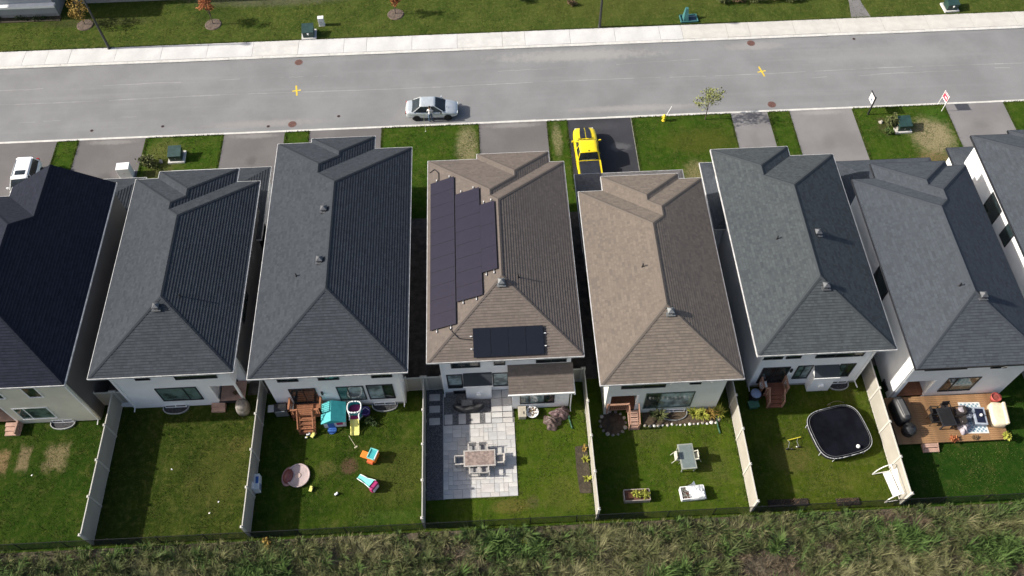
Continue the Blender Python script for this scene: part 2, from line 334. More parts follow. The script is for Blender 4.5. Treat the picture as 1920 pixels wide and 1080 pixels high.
# back yards
FX = dict(a=-25.84, b=-16.1, c=-5.17, d=5.65, e=15.43, f=24.97)
yards = (('a', -45, -25.84, lawn_mat('yard grass a', (.018, .044, .005), (.030, .056, .007), dryness=.25, patches=[(G(105, 858)[0], G(105, 858)[1], .8, .95, (.19, .155, .085), 1, dict(edge=.5, rough_amt=.7, sq=True)), (G(45, 860)[0], G(45, 860)[1], .42, .95, (.20, .155, .09), 1, dict(edge=.5, rough_amt=.55, sq=True)), (G(2, 868)[0], G(2, 868)[1], .5, .9, (.22, .15, .08), 1, dict(edge=.5, rough_amt=.55, sq=True))])),
         ('b', -25.84, -16.1, lawn_mat('yard grass b', (.022, .042, .006), (.044, .062, .010), dryness=.45, patches=[(-18.5, 20.5, 2.5, 2.6, (.085, .085, .022), .55, YL), (-17.5, 22.8, .9, .6, (.12, .10, .035), .5, YL)])),
         ('c', -16.1, -5.17, lawn_mat('yard grass c', (.022, .048, .005), (.044, .072, .008), dryness=.3, patches=[(G(655, 874)[0], G(655, 874)[1], .62, .62, (.10, .06, .04), 1, dict(edge=.4, rough_amt=.25)), (G(612, 878)[0], G(612, 878)[1], .7, .6, (.14, .12, .045), .6, YL), (-7, 20.2, 2.6, 2.2, (.10, .095, .028), .5, YL), (-7.5, 17.4, 2.4, .5, (.06, .11, .02), .5, YL)])),
         ('d', -5.17, 5.65, lawn_mat('yard grass d', (.042, .080, .007), (.070, .102, .010), dryness=.3, patches=[(0.3, 17.75, 1.3, .55, (.16, .12, .04), .75, YL), (1.7, 17.9, .5, .5, (.11, .075, .05), .6, YL), (3.8, 18.3, 1.6, 1.3, (.12, .11, .03), .45, YL)])),
         ('e', 5.65, 15.43, lawn_mat('yard grass e', (.040, .077, .007), (.067, .098, .010), dryness=.35, patches=[(9.8, 22.2, 1.2, .9, (.12, .11, .04), .5, YL), (13.6, 19.8, 1.3, 1.4, (.12, .11, .04), .4, YL)])),
         ('f', 15.43, 24.97, lawn_mat('yard grass f', (.042, .073, .007), (.070, .094, .010), dryness=.45, patches=[(18.8, 20.0, 1.6, 1.2, (.13, .10, .04), .6, YL), (21.5, 18.4, 2.2, .8, (.11, .105, .025), .4, YL), (23.6, 25.4, .6, 2.5, (.11, .095, .03), .5, YL)])),
         ('g', 24.97, 45, lawn_mat('yard grass g', (.014, .044, .006), (.024, .058, .007), dryness=.12)))
for (k, x0, x1, mt) in yards:
    sheet('back_lawn', rect(x0, x1, 16.42, 26.4), .004, mt)
gm = M('side passage gravel', (.10, .085, .075), .95, var=.4, scale=2.0, fine=.6, bmp=.5)
for x0, x1 in ((-27.6, -25.2), (-17.4, -15.1), (-6.4, -4.0), (4.8, 6.7), (14.6, 16.8), (24.4, 26.3), (33.9, 36.2)):
    sheet('side_passage', rect(x0, x1, 26.42, 41), .0045, gm)

# ------------------------------------------------------------------ houses
def clip(poly, a, b, c):
    """keep the side a*x+b*y+c >= 0"""
    out = []; n = len(poly)
    for i in range(n):
        p, q = poly[i], poly[(i+1) % n]; dp = a*p[0]+b*p[1]+c; dq = a*q[0]+b*q[1]+c
        if dp >= 0: out.append(p)
        if (dp >= 0) != (dq >= 0):
            t = dp/(dp-dq); out.append((p[0]+(q[0]-p[0])*t, p[1]+(q[1]-p[1])*t))
    return out
def area(poly): return abs(sum(p[0]*q[1]-q[0]*p[1] for p, q in zip(poly, poly[1:]+poly[:1])))/2
class Roof:
    """hip roofs of equal pitch over a set of rectangles, joined with valleys"""
    def __init__(s, rects, ze, p):
        s.r = rects; s.ze = ze; s.p = p; s.pl = []
        for (x0, x1, y0, y1, gab) in rects:
            L = [(1, 0, -x0), (-1, 0, x1)]
            if 'r' not in gab: L.append((0, 1, -y0))
            if 'f' not in gab: L.append((0, -1, y1))
            s.pl.append(L)
    def h(s, i, x, y):
        x0, x1, y0, y1, g = s.r[i]
        if not (x0-1e-6 <= x <= x1+1e-6 and y0-1e-6 <= y <= y1+1e-6): return -1
        return min(a*x+b*y+c for a, b, c in s.pl[i])
    def top(s, x, y): return s.ze + s.p*max(s.h(i, x, y) for i in range(len(s.r)))
    def faces(s):
        out = []
        for i, (x0, x1, y0, y1, g) in enumerate(s.r):
            for k, f in enumerate(s.pl[i]):
                P = [rect(x0, x1, y0, y1)]
                for l, q in enumerate(s.pl[i]):
                    if l != k: P = [clip(p, q[0]-f[0], q[1]-f[1], q[2]-f[2]) for p in P]
                for j in range(len(s.r)):
                    if j == i: continue
                    X0, X1, Y0, Y1, _ = s.r[j]; e = 1e-4 if j < i else -1e-4
                    hp = [(q[0]-f[0], q[1]-f[1], q[2]-f[2]+e) for q in s.pl[j]]
                    hp += [(1, 0, -X0), (-1, 0, X1), (0, 1, -Y0), (0, -1, Y1)]
                    res = []
                    for p in P:
                        rem = p
                        for (a, b, c) in hp:
                            if len(rem) < 3: break
                            if a == 0 and b == 0:
                                if c < 0: res.append(rem); rem = []
                                continue
                            o = clip(rem, -a, -b, -c)
                            if len(o) >= 3 and area(o) > 2e-3: res.append(o)
                            rem = clip(rem, a, b, c)
                    P = res
                out += [(f, p) for p in P if len(p) >= 3 and area(p) > 3e-3]
        return out
    def build(s, mat, parent, name='roof', course=.185, lift=.027):
        me = bpy.data.meshes.new(name); vs = []; fs = []; uvs = []; k = math.hypot(1, s.p); nz = 1/k
        for (f, poly) in s.faces():
            d = [f[0]*x+f[1]*y+f[2] for x, y in poly]; lo, hi = min(d), max(d); st = course/k
            n0 = int(math.floor(lo/st+1e-6)); n1 = int(math.ceil(hi/st-1e-6))
            for n in range(n0, n1):
                P = clip(clip(poly, f[0], f[1], f[2]-n*st), -f[0], -f[1], -f[2]+(n+1)*st)
                if len(P) < 3 or area(P) < 1e-5: continue
                o = len(vs)
                for (x, y) in P:
                    t = f[0]*x+f[1]*y+f[2]; rel = (t-n*st)/st
                    vs.append((x, y, s.ze+s.p*t+lift*(1-rel)*k)); uvs.append((x*abs(f[1])+y*abs(f[0])+7.3*(n % 5)*.11, t*k))
                fs.append(tuple(range(o, len(vs))))
                # the butt edge of the course
                E = [q for q in range(len(P)) if abs(f[0]*P[q][0]+f[1]*P[q][1]+f[2]-n*st) < 1e-6]
                if len(E) == 2 and n > 0:
                    (xa, ya), (xb, yb) = P[E[0]], P[E[1]]; z = s.ze+s.p*n*st; o = len(vs)
                    vs += [(xa, ya, z), (xb, yb, z), (xb, yb, z+lift*k), (xa, ya, z+lift*k)]; uvs += [(xa+ya, n*course)]*4
                    fs.append((o, o+1, o+2, o+3))
        me.from_pydata(vs, [], fs); me.update(); me.materials.append(mat)
        uv = me.uv_layers.new(name='UVMap')
        vi = np.zeros(len(me.loops), dtype=np.int32); me.loops.foreach_get('vertex_index', vi)
        uv.data.foreach_set('uv', np.array(uvs, dtype=np.float32)[vi].ravel())
        o = bpy.data.objects.new(name, me); COL.objects.link(o); o.parent = parent
        # normals up
        bm = bmesh.new(); bm.from_mesh(me)
        for fc in bm.faces:
            fc.normal_update()
            if fc.normal.z < -1e-4: fc.normal_flip()
        bm.to_mesh(me); bm.free()
        return o
    def segments(s):
        """hips and ridges that stay visible"""
        out = []
        for i, (x0, x1, y0, y1, g) in enumerate(s.r):
            hw = min((x1-x0)/2, (y1-y0)/2 if not g else 99); xm = (x0+x1)/2
            ya = y0+(0 if 'r' in g else hw); yb = y1-(0 if 'f' in g else hw); S_ = []
            if yb > ya+.05: S_.append(((xm, ya), (xm, yb)))
            if 'r' not in g: S_ += [((x0, y0), (x0+hw, y0+hw)), ((x1, y0), (x1-hw, y0+hw))]
            if 'f' not in g: S_ += [((x0, y1), (x0+hw, y1-hw)), ((x1, y1), (x1-hw, y1-hw))]
            for a, b in S_:
                n = 120; run = []
                for t in range(n+1):
                    x = a[0]+(b[0]-a[0])*t/n; y = a[1]+(b[1]-a[1])*t/n
                    hi = s.h(i, x, y)
                    ok = all((s.h(j, x, y) < hi-1e-3) or (j > i and abs(s.h(j, x, y)-hi) < 1e-3 and s.convex(x, y)) or (j < i and False) for j in range(len(s.r)) if j != i) and s.convex(x, y)
                    if ok: run.append((x, y))
                    elif run:
                        if len(run) > 3: out.append((run[0], run[-1]))
                        run = []
                if len(run) > 3: out.append((run[0], run[-1]))
        return out
    def hh(s, x, y): return max(s.h(j, x, y) for j in range(len(s.r)))
    def convex(s, x, y, e=.06):
        c = s.hh(x, y); v = 0
        for dx, dy in ((e, 0), (0, e), (e, e), (e, -e)):
            a, b = s.hh(x+dx, y+dy), s.hh(x-dx, y-dy)
            if a < 0 or b < 0: continue
            v = min(v, (a+b)/2-c)
        return v < -e*.2
    def caps(s, mat, parent):
        for (a, b) in s.segments():
            mb = MB(); d = Vector((b[0]-a[0], b[1]-a[1], 0)); L = d.length
            if L < .3: continue
            d /= L; q = Vector((-d.y, d.x, 0))*.13; n = max(1, int(L/.42))
            for t in range(n):
                p0 = Vector((*a, 0))+d*(L*t/n); p1 = Vector((*a, 0))+d*(L*(t+1)/n)
                z0 = s.top(p0.x, p0.y)+.045; z1 = s.top(p1.x, p1.y)+.036
                dz = .13*s.p*(1 if abs(d.x) < .1 else .72)
                vs = [p0-q+Vector((0, 0, z0-dz)), p0+Vector((0, 0, z0)), p0+q+Vector((0, 0, z0-dz)), p1-q+Vector((0, 0, z1-dz)), p1+Vector((0, 0, z1)), p1+q+Vector((0, 0, z1-dz))]
                mb.add(vs, [(0, 1, 4, 3), (1, 2, 5, 4), (0, 2, 1)])
            mb.build('ridge_cap', mat, parent)
    def outline(s):
        """eave edges of the union as axis-aligned segments (x0,y0,x1,y1,nx,ny)"""
        out = []
        for i, (x0, x1, y0, y1, g) in enumerate(s.r):
            for (a, b, nx, ny) in (((x0, y0), (x0, y1), -1, 0), ((x1, y0), (x1, y1), 1, 0), ((x0, y0), (x1, y0), 0, -1), ((x0, y1), (x1, y1), 0, 1)):
                if (ny > 0 and 'f' in g) or (ny < 0 and 'r' in g): continue
                L = math.hypot(b[0]-a[0], b[1]-a[1]); n = int(L/.05); run = []
                for t in range(n+1):
                    x = a[0]+(b[0]-a[0])*t/n; y = a[1]+(b[1]-a[1])*t/n
                    ins = any(X0-1e-4 <= x+nx*.01 <= X1+1e-4 and Y0-1e-4 <= y+ny*.01 <= Y1+1e-4 for j, (X0, X1, Y0, Y1, _) in enumerate(s.r) if j != i)
                    dupe = any(j < i and (abs((X0 if nx < 0 else X1)-x) < 1e-3 if nx else abs((Y0 if ny < 0 else Y1)-y) < 1e-3) and X0-1e-4 <= x <= X1+1e-4 and Y0-1e-4 <= y <= Y1+1e-4 for j, (X0, X1, Y0, Y1, _) in enumerate(s.r))
                    if not ins and not dupe: run.append((x, y))
                    elif run:
                        if len(run) > 2: out.append((*run[0], *run[-1], nx, ny))
                        run = []
                if len(run) > 2: out.append((*run[0], *run[-1], nx, ny))
        return out
    def gutters(s, mat, parent, r=.022):
        for (xa, ya, xb, yb, nx, ny) in s.outline():
            mb = MB(); z = s.ze
            if nx: mb.bb(min(xa, xa+nx*2*r), max(xa, xa+nx*2*r), ya-r, yb+r, z-.13, z+.012)
            else: mb.bb(xa-r, xb+r, min(ya, ya+ny*2*r)+.001, max(ya, ya+ny*2*r)-.001, z-.131, z+.010)
            mb.build('gutter', mat, parent)
    def soffit(s, mat, parent):
        mb = MB()
        for i, (x0, x1, y0, y1, g) in enumerate(s.r): mb.bb(x0+.01, x1-.01, y0+.01, y1-.01, s.ze-.15+.003*i, s.ze-.02+.003*i)
        mb.build('soffit', mat, parent)

m_white = siding('white siding', (.81, .82, .835)); m_cream = siding('cream siding', (.68, .655, .55)); m_grey = siding('greige siding', (.66, .68, .645)); m_whiter = siding('bright white siding', (.8, .81, .82))
m_dim = siding('grey siding', (.30, .30, .31))
m_gut = M('gutter enamel', (.5, .5, .5), .5, var=.2)
m_trim = M('white trim', (.78, .78, .77), .5, var=.05); m_dark = M('black trim', (.02, .021, .025), .5, var=.2); m_soff = M('soffit white', (.6, .6, .6), .7)
m_found = M('foundation concrete', (.3, .295, .28), .9, fine=.2)
m_glass = glass('window glass', (.012, .02, .022)); m_glass_l = glass('window with blind', (.18, .23, .24), .1); m_glass_t = glass('window with curtain', (.07, .11, .10), .08)
m_wood = M('cedar wood', (.30, .125, .062), .75, var=.3, scale=1.3, fine=.35, bmp=.3); m_wood2 = M('pale cedar wood', (.36, .20, .135), .75, var=.22, scale=1.5, fine=.3, bmp=.3)
m_woodd = M('oiled deck wood', (.28, .16, .078), .65, var=.28, scale=1.2, fine=.3, bmp=.3); m_wood3 = M('weathered pink wood', (.42, .27, .21), .8, var=.2, scale=1.5, fine=.3)
def window(parent, x0, x1, z0, z1, yw, frame=None, mull=(.5,), panes=None, fw=.07, sill=False):
    """a rear window: frame and panes proud of the wall, which faces -y"""
    fm = frame or m_dark; panes = panes or [m_glass]*(len(mull)+1); root = MB(); y0 = yw-.05
    xs = [x0]+[x0+(x1-x0)*t for t in mull]+[x1]
    root.bb(x0-fw, x1+fw, y0, yw+.01, z1, z1+fw).bb(x0-fw, x1+fw, y0-.02, yw+.01, z0-fw, z0)
    root.bb(x0-fw, x0, y0, yw+.008, z0, z1).bb(x1, x1+fw, y0, yw+.008, z0, z1)
    for t in mull: root.bb(x0+(x1-x0)*t-fw*.45, x0+(x1-x0)*t+fw*.45, y0+.004, yw+.008, z0, z1)
    o = root.build('window', fm, parent)
    for i in range(len(xs)-1):
        a = xs[i]+(0 if i == 0 else fw*.46); b = xs[i+1]-(0 if i == len(xs)-2 else fw*.46)
        MB().bb(a+.002, b-.002, yw-.02, yw-.008, z0+.002, z1-.002).build('pane', panes[i], o)
    return o
def win_px(parent, yw, tl, br, zmin=None, zmax=None, **kw):
    a = W(*tl, yw); b = W(*br, yw); z1 = a[1] if zmax is None else zmax; z0 = b[1] if zmin is None else zmin
    return window(parent, a[0], b[0], z0, z1, yw, **kw)
def roof_vent(parent, roof, x, y, mat, s=.42, h=.42):
    z = roof.top(x, y); mb = MB(); mb.box((x, y, z-.18), (s*.72, s*.72, h+.0)).box((x, y, z+h-.2), (s, s, .05)).box((x, y, z+h-.15), (s, s, .16), taper=(.12, .12)); mb.box((x, y, z-.02+.02*0), (s*1.35, s*1.35, .05))
    return mb.build('roof_vent', mat, parent)
def roof_pipe(parent, roof, x, y, mat):
    z = roof.top(x, y); mb = MB().cyl((x, y, z-.1), (x, y, z+.32), .045, n=8); mb.cyl((x, y, z-.06), (x, y, z+.07), .11, .05, n=8)
    return mb.build('vent_pipe', mat, parent)
def downspout(parent, x, y, z0, z1, mat, kick=(0, -.35)):
    mb = MB().bb(x-.04, x+.04, y-.06, y, z0, z1); mb.tube([(x, y-.03, z0+.04), (x+kick[0], y-.03+kick[1], z0-.04)], .04, 4)
    return mb.build('downspout', mat, parent)
INX, INY = .68, .55
def house(label, rects, shing, wallm, gutm, ze=5.6, p=.48, notch=None, lower=None, lowshing=None, INX=INX, INY=INY):
    """rects: footprint of the eaves; notch (x0,x1,depth,zceil): open rear porch cut from the ground floor"""
    A = rects[0]; root = thing('house', label, 'house', ((A[0]+A[1])/2, A[2]+INY, 0))
    off = MB(); root_inv = Vector(root.location)
    e = bpy.data.objects.new('dummy', None)
    rf = Roof(rects, ze, p); ro = rf.build(shing, root); rf.caps(shing, ro); rf.gutters(gutm, ro); rf.soffit(m_soff, ro)
    mb = MB(); yw = A[2]+INY
    for i, (x0, x1, y0, y1, g) in enumerate(rects):
        a, b, c, d = x0+INX+.004*i, x1-INX-.004*i, y0+INY+.006*i, y1-INY-.004*i
        if i == 0 and notch:
            nx0, nx1, dep, zc = notch
            mb.bb(a, b, c, d, zc, ze-.14); mb.bb(a, b, c+dep, d, .0, zc)
            if nx0 > a+.05: mb.bb(a, nx0, c, c+dep, 0, zc)
            if nx1 < b-.05: mb.bb(nx1, b, c, c+dep, 0, zc)
        else: mb.bb(a, b, c+(3.0 if i else 0), d, 0, ze-.14+.002*i)
        if 'f' in g:
            xm = (x0+x1)/2; mb.prism([(a, d-.1), (b, d-.1), (b, d), (a, d)], ze-.14, ze); hgt = p*(b-a)/2
            mb.add([(a, d-.002, ze-.01), (b, d-.002, ze-.01), (xm, d-.002, ze-.01+hgt)], [(0, 1, 2)])
    mb.build('wall', wallm, root)
    fb = MB().bb(A[0]+INX-.015, A[1]-INX+.015, A[2]+INY-.012 if not notch else A[2]+INY+notch[2]-.012, A[3]-INY, 0, .22); fb.build('foundation', m_found, root)
    if lower:
        for lr in lower:
            lrf = Roof([lr[:5]], lr[5], lr[6] if len(lr) > 6 else .3); lo = lrf.build(lowshing or shing, root, 'lower_roof'); lrf.gutters(gutm, lo); lrf.soffit(m_soff, lo)
            MB().bb(lr[0]+.35, lr[1]-.35, lr[2]+.3, lr[3]-.35, 0, lr[5]-.1).build('garage_wall', wallm, root)
    # parts were built in world coordinates: hang them under the root without moving them
    for ch in root.children: ch.matrix_parent_inverse = Matrix.Translation(-root_inv)
    return root, rf, yw
def adopt(root):
    for ch in root.children: ch.matrix_parent_inverse = Matrix.Translation(-Vector(root.location))

s1 = shingle('black shingles', (.018, .021, .032), .35); s2 = shingle('charcoal shingles', (.046, .0525, .0615), .30); s3 = shingle('slate grey shingles', (.046, .0525, .0622), .30)
s4 = shingle('taupe shingles', (.138, .118, .106), .22, (1.02, 1, .98)); s5 = shingle('brown taupe shingles', (.146, .127, .113), .26, (1.05, 1, .93)); s6 = shingle('grey green shingles', (.058, .066, .075), .32, (1.05, 1.06, 1)); s7 = shingle('blue grey shingles', (.0575, .066, .0785), .28)
s5b = shingle('grey brown shingles', (.12, .115, .115), .3)
m_ventm = M('dark vent metal', (.10, .105, .115), .5, .3, var=.2); m_pipe = M('black pipe', (.015, .015, .017), .5)
D_ = 'dark grey'
# leftmost house
h1, r1, y1 = house('house with black hip roof and front gable, cream rear wall, leftmost', [(-36.4, -26.85, 24.73, 39.95, ''), (-34.2, -26.85, 30, 40.8, 'f')], s1, m_cream, m_gut, ze=6.0, p=.6, notch=(-36.0, -32.5, 1.6, 2.6), lower=[(-33, -26.4, 37, 43.85, '', 2.9, .3)], lowshing=s2, INX=.28, INY=.37)
h2, r2, y2 = house('house with charcoal hip roof, white rear wall and corner porch with wooden steps', [(-25.7, -16.7, 25.28, 40.72, ''), (-25.7, -18.37, 25.28, 41.35, ''), (-24.09, -18.37, 28, 42.0, '')], s2, m_white, m_gut, notch=(-19.2, -17.38, 1.5, 2.75), lower=[(-24.6, -16.95, 37.5, 44.4, '', 2.9, .3)])
h3, r3, y3 = house('house with dark grey hip roof, two box vents on its ridge and wooden rear deck', [(-15.74, -5.8, 24.73, 43.35, ''), (-15.74, -8.55, 24.73, 44.2, ''), (-13.25, -8.55, 28, 44.6, '')], s3, m_white, m_gut)
h4, r4, y4 = house('house with taupe hip roof carrying the solar panels', [(-4.58, 5.3, 25.28, 41.35, ''), (-4.58, 4.25, 25.28, 41.9, ''), (-1.0, 4.25, 28, 42.38, '')], s4, m_white, m_gut, p=.43)
h5, r5, y5 = house('house with light brown hip roof, pale grey-green rear wall and flower bed', [(6.14, 15.05, 23.18, 38.45, ''), (7.88, 15.05, 26, 39.25, ''), (7.88, 13.43, 28, 39.75, '')], s5, m_grey, m_gut, p=.43, notch=(7.0, 8.95, 1.7, 2.75), lower=[(G(1077, 327, 3)[0], G(1279, 319, 3)[0], 35, G(1180, 323, 3)[1], '', 3.0, .25)], lowshing=s5b)
h6, r6, y6 = house('house with grey hip roof behind the black trampoline yard', [(16.2, 25.0, 24.7, 40.95, ''), (16.2, 21.86, 24.7, 41.87, '')], s6, m_white, m_gut, lower=[(16.0, 20, 36.5, 42.85, '', 3.0, .3)], lowshing=s7)
h7, r7, y7 = house('house with blue-grey hip roof and black gutters above the large wooden deck', [(25.8, 34.3, 23.27, 38.49, ''), (27.5, 34.3, 26, 39.37, ''), (27.5, 32.95, 28, 39.85, '')], s7, m_whiter, m_dark, notch=(26.62, 28.5, 1.7, 2.65), lower=[(26.3, 33.7, 36, 42.4, '', 3.0, .3)], INX=.5)
h8, r8, y8 = house('house with blue-grey roof and black gutters cut off by the right edge', [(35.65, 44.6, 24.2, 41.6, ''), (35.65, 41.5, 24.2, 42.14, ''), (38.56, 43.4, 28, 42.5, '')], s7, m_whiter, m_dark, lower=[(35.3, 40, 38, 43.3, '', 3.0, .3)], INX=.35)
# ------------------------------------------------------------------ rear walls, roofs: windows, doors, vents
B, Lt, Ct = m_glass, m_glass_l, m_glass_t
m_galv = M('galvanised steel', (.42, .43, .44), .45, .6, var=.15); m_black = M('black plastic', (.014, .014, .016), .5, var=.2)
m_gravel = M('grey gravel', (.16, .16, .165), .95, var=.5, scale=9.0, fine=.6, bmp=.8)
m_wellf = M('dark well gravel', (.045, .045, .05), .95, var=.5, scale=9)
def window_well(root, x, yw, w=1.6, d=.62):
    """half-round steel well round a basement window"""
    n = 10; out = []; inn = []
    for i in range(n+1):
        a = math.pi*i/n; out.append((x-w/2*math.cos(a), yw-d*math.sin(a)**.7)); inn.append((x-(w/2-.05)*math.cos(a), yw-(d-.05)*math.sin(a)**.7))
    mb = MB(); N_ = len(out)
    vs = [(*p, 0) for p in out]+[(*p, .13) for p in out]+[(*p, .13) for p in inn]+[(*p, -.01) for p in inn]
    for i in range(N_-1):
        for k in range(3): mb_f = (k*N_+i, k*N_+i+1, (k+1)*N_+i+1, (k+1)*N_+i); mb.f.append(mb_f); mb.mi.append(0)
    mb.v += vs; o = mb.build('window_well', m_galv, root)
    MB().prism(inn, .003, .02).build('well_floor', m_wellf, o)
    window(root, x-w*.38, x+w*.38, .06, .3, yw-.02, frame=m_trim, mull=(.5,), fw=.05)
# house 1
window(h1, -31.9, -29.75, .75, 2.3, y1, frame=m_trim, mull=(.3,), panes=[Ct, Ct]); window(h1, -30.0, -29.2, 3.9, 5.2, y1, frame=m_trim, mull=()); window(h1, -32.9, -31.6, 3.9, 5.2, y1, frame=m_trim)
window_well(h1, -29.6, y1, 1.7); downspout(h1, -27.25, y1, .1, 5.8, m_trim); MB().bb(-32.62, -32.5, y1, y1+.14, 0, 2.6).build('porch_post', m_trim, h1)
for k in range(18): MB().bb(-35.9, -32.55, y1+.02+k*.085, y1+.1+k*.085, .42, .46).build('porch_board', m_wood3, h1)
for k in range(3): MB().bb(-33.3, -32.3, y1-.32-.28*k, y1-.04-.28*k, .0, .34-.12*k).build('porch_step', m_wood3, h1)
MB().bb(-32.5, -32.4, y1-.9, y1-.02, 0, .55).build('stair_side', m_wood3, h1)
MB().bb(-27.128, -27.05, 25.2, 40.3, 0, 5.85).build('shade_cladding', siding('taupe siding painted shade', (.115, .11, .108)), h1)  # added cladding: the shade on this wall is put into its dark colour
# house 2
window(h2, -22.6, -20.05, 1.05, 2.75, y2, mull=(.68,), panes=[Ct, Ct]); window(h2, -23.3, -22.5, 4.2, 5.1, y2, mull=()); window(h2, -20.8, -18.25, 4.05, 5.1, y2, mull=(.33,), panes=[B, B])
window_well(h2, G(330, 770)[0], y2, 1.8); downspout(h2, -24.85, y2, .25, 5.3, m_trim)
MB().bb(-17.53, -17.39, y2+.005, y2+.145, 0, 2.75).build('porch_post', m_trim, h2)
MB().bb(-19.2, -19.08, y2-.01, y2+.13, 0, 2.75).build('porch_post', m_trim, h2)
for k in range(17): MB().bb(-19.06, -17.4, y2+.02+k*.086, y2+.1+k*.086, .44, .48).build('porch_board', m_wood3, h2)
MB().bb(-19.15, -17.39, y2-.03, y2+.015, .2, .47).build('porch_fascia', m_dark, h2)
for k in range(2): MB().bb(G(398, 772)[0], G(423, 772)[0], y2-.33-.28*k, y2-.05-.28*k, .0, .34-.15*k).build('porch_step', m_wood3, h2)
window(h2, -18.9, -18.1, .55, 2.55, y2+1.5, mull=())
gap_shade = siding('siding painted gap shade', (.115, .113, .115))  # shade of the narrow house gaps, painted as an added dark siding
MB().bb(-17.375, -17.3, 27.6, 40.0, 0, 5.43).build('shade_cladding', gap_shade, h2); MB().bb(-6.475, -6.4, 26.2, 42.7, 0, 5.43).build('shade_cladding', gap_shade, h3); MB().bb(4.625, 4.7, 26.6, 40.7, 0, 5.43).build('shade_cladding', gap_shade, h4); MB().bb(14.375, 14.45, 24.5, 38.5, 0, 5.43).build('shade_cladding', gap_shade, h5)
# house 3
window(h3, -13.8, -12.2, .78, 2.85, y3, mull=(.5,), panes=[B, B]); window(h3, -10.7, -9.07, 1.0, 2.85, y3, mull=(.4,), panes=[Ct, Lt]); window(h3, -8.75, -7.15, 1.0, 2.9, y3, mull=(.62,), panes=[Lt, B])
for a in (-14.2, -11.6, -8.2): window(h3, a, a+1.2, 4.1, 5.0, y3, mull=(.5,))
MB().bb(-11.85, -11.72, y3-.12, y3, 2.0, 2.35).build('wall_light', m_black, h3)
window_well(h3, G(722, 765)[0], y3, 1.8); downspout(h3, -6.6, y3, .2, 5.3, m_trim)
# house 4
window(h4, -3.5, -2.6, .95, 2.75, y4, mull=(), panes=[Lt]); window(h4, -3.5, -2.6, .98, 1.3, y4-.03, mull=(), panes=[B], fw=.03)
window(h4, -.45, .46, .95, 2.7, y4, mull=(), panes=[Lt]); window(h4, -3.1, -1.35, 3.85, 5.0, y4, mull=(.35,)); window(h4, -.33, .28, 4.0, 5.0, y4, mull=()); window(h4, 2.4, 4.25, 4.05, 5.0, y4, mull=(.5,))
window(h4, -3.2, -2.45, .05, .35, y4-.02, mull=(), fw=.05)
downspout(h4, -3.85, y4, .2, 5.3, m_trim, kick=(0, -.3))
m_step = M('pale paving', (.47, .465, .46), .9, var=.12, scale=1.1, fine=.12)
def bump_out(root, x0, x1, yw, dep, ztop, zr, shing, wallm):
    MB().bb(x0, x1, yw-dep, yw+.02, 0, ztop).build('bay_wall', wallm, root)
    rz = MB(); y0 = yw-dep-.12
    rz.add([(x0-.1, y0, ztop-.02), (x1+.1, y0, ztop-.02), (x1+.1, yw-.003, zr), (x0-.1, yw-.003, zr), (x0-.1, y0, ztop+.05), (x1+.1, y0, ztop+.05), (x1+.1, yw-.003, zr+.07), (x0-.1, yw-.003, zr+.07)], [(3, 2, 1, 0), (4, 5, 6, 7), (0, 1, 5, 4), (1, 2, 6, 5), (2, 3, 7, 6), (3, 0, 4, 7)])
    o = rz.build('bay_roof', shing, root); MB().bb(x0-.13, x1+.13, y0-.05, y0-.002, ztop-.05, ztop+.04).build('gutter', m_trim, o)
    MB().bb((x0+x1)/2-.14, (x0+x1)/2+.14, yw-dep-.16, yw-dep-.001, .75, 1.05).build('vent_hood', m_trim, root)
bump_out(h4, -2.36, -.66, y4, .55, 2.25, 2.85, s3, m_white)
# rear extension of house 4 with its own lean-to roof
MB().bb(.72, 4.5, 24.46, y4-.004, 0, 2.62).build('extension_wall', m_white, h4)
ex = Roof([(.5, 4.72, 24.3, 28.0, 'f')], 2.62, .62)
mb = MB(); ze_, yb_ = 2.62, y4-.006; nc = 10
for k in range(nc):
    ya = 24.25+(yb_-24.25)*k/nc; yb = 24.25+(yb_-24.25)*(k+1)/nc; za = ze_+.75*(ya-24.25); zb = ze_+.75*(yb-24.25)
    mb.add([(.48, ya, za), (4.74, ya, za), (4.74, ya, za+.03), (.48, ya, za+.03)], [(0, 1, 2, 3)]); mb.add([(.48, ya, za+.03), (4.74, ya, za+.03), (4.74, yb, zb), (.48, yb, zb)], [(0, 1, 2, 3)])
mb.add([(.48, 24.25, ze_-.05), (4.74, 24.25, ze_-.05), (4.74, yb_, ze_+.75*(yb_-24.25)-.05), (.48, yb_, ze_+.75*(yb_-24.25)-.05)], [(0, 1, 2, 3)])
exo = mb.build('extension_roof', s4, h4); me = exo.data; uvl = me.uv_layers.new(name='UVMap')
for lp in me.loops: v = me.vertices[lp.vertex_index].co; uvl.data[lp.index].uv = (v.x, (v.y-24.25)*1.25)
MB().bb(.44, 4.78, 24.16, 24.245, 2.52, 2.66).build('gutter', m_trim, exo)
MB().bb(4.745, 4.86, 24.2, y4-.1, 2.3, 2.42).build('side_trim', m_trim, exo)
window(h4, G(970, 758, 1)[0]+.25, 3.45, .85, 2.25, 24.46, mull=(.25, .72), panes=[Lt, Lt, B]); downspout(h4, 4.62, 24.42, .1, 2.5, m_trim)
adopt(h4)
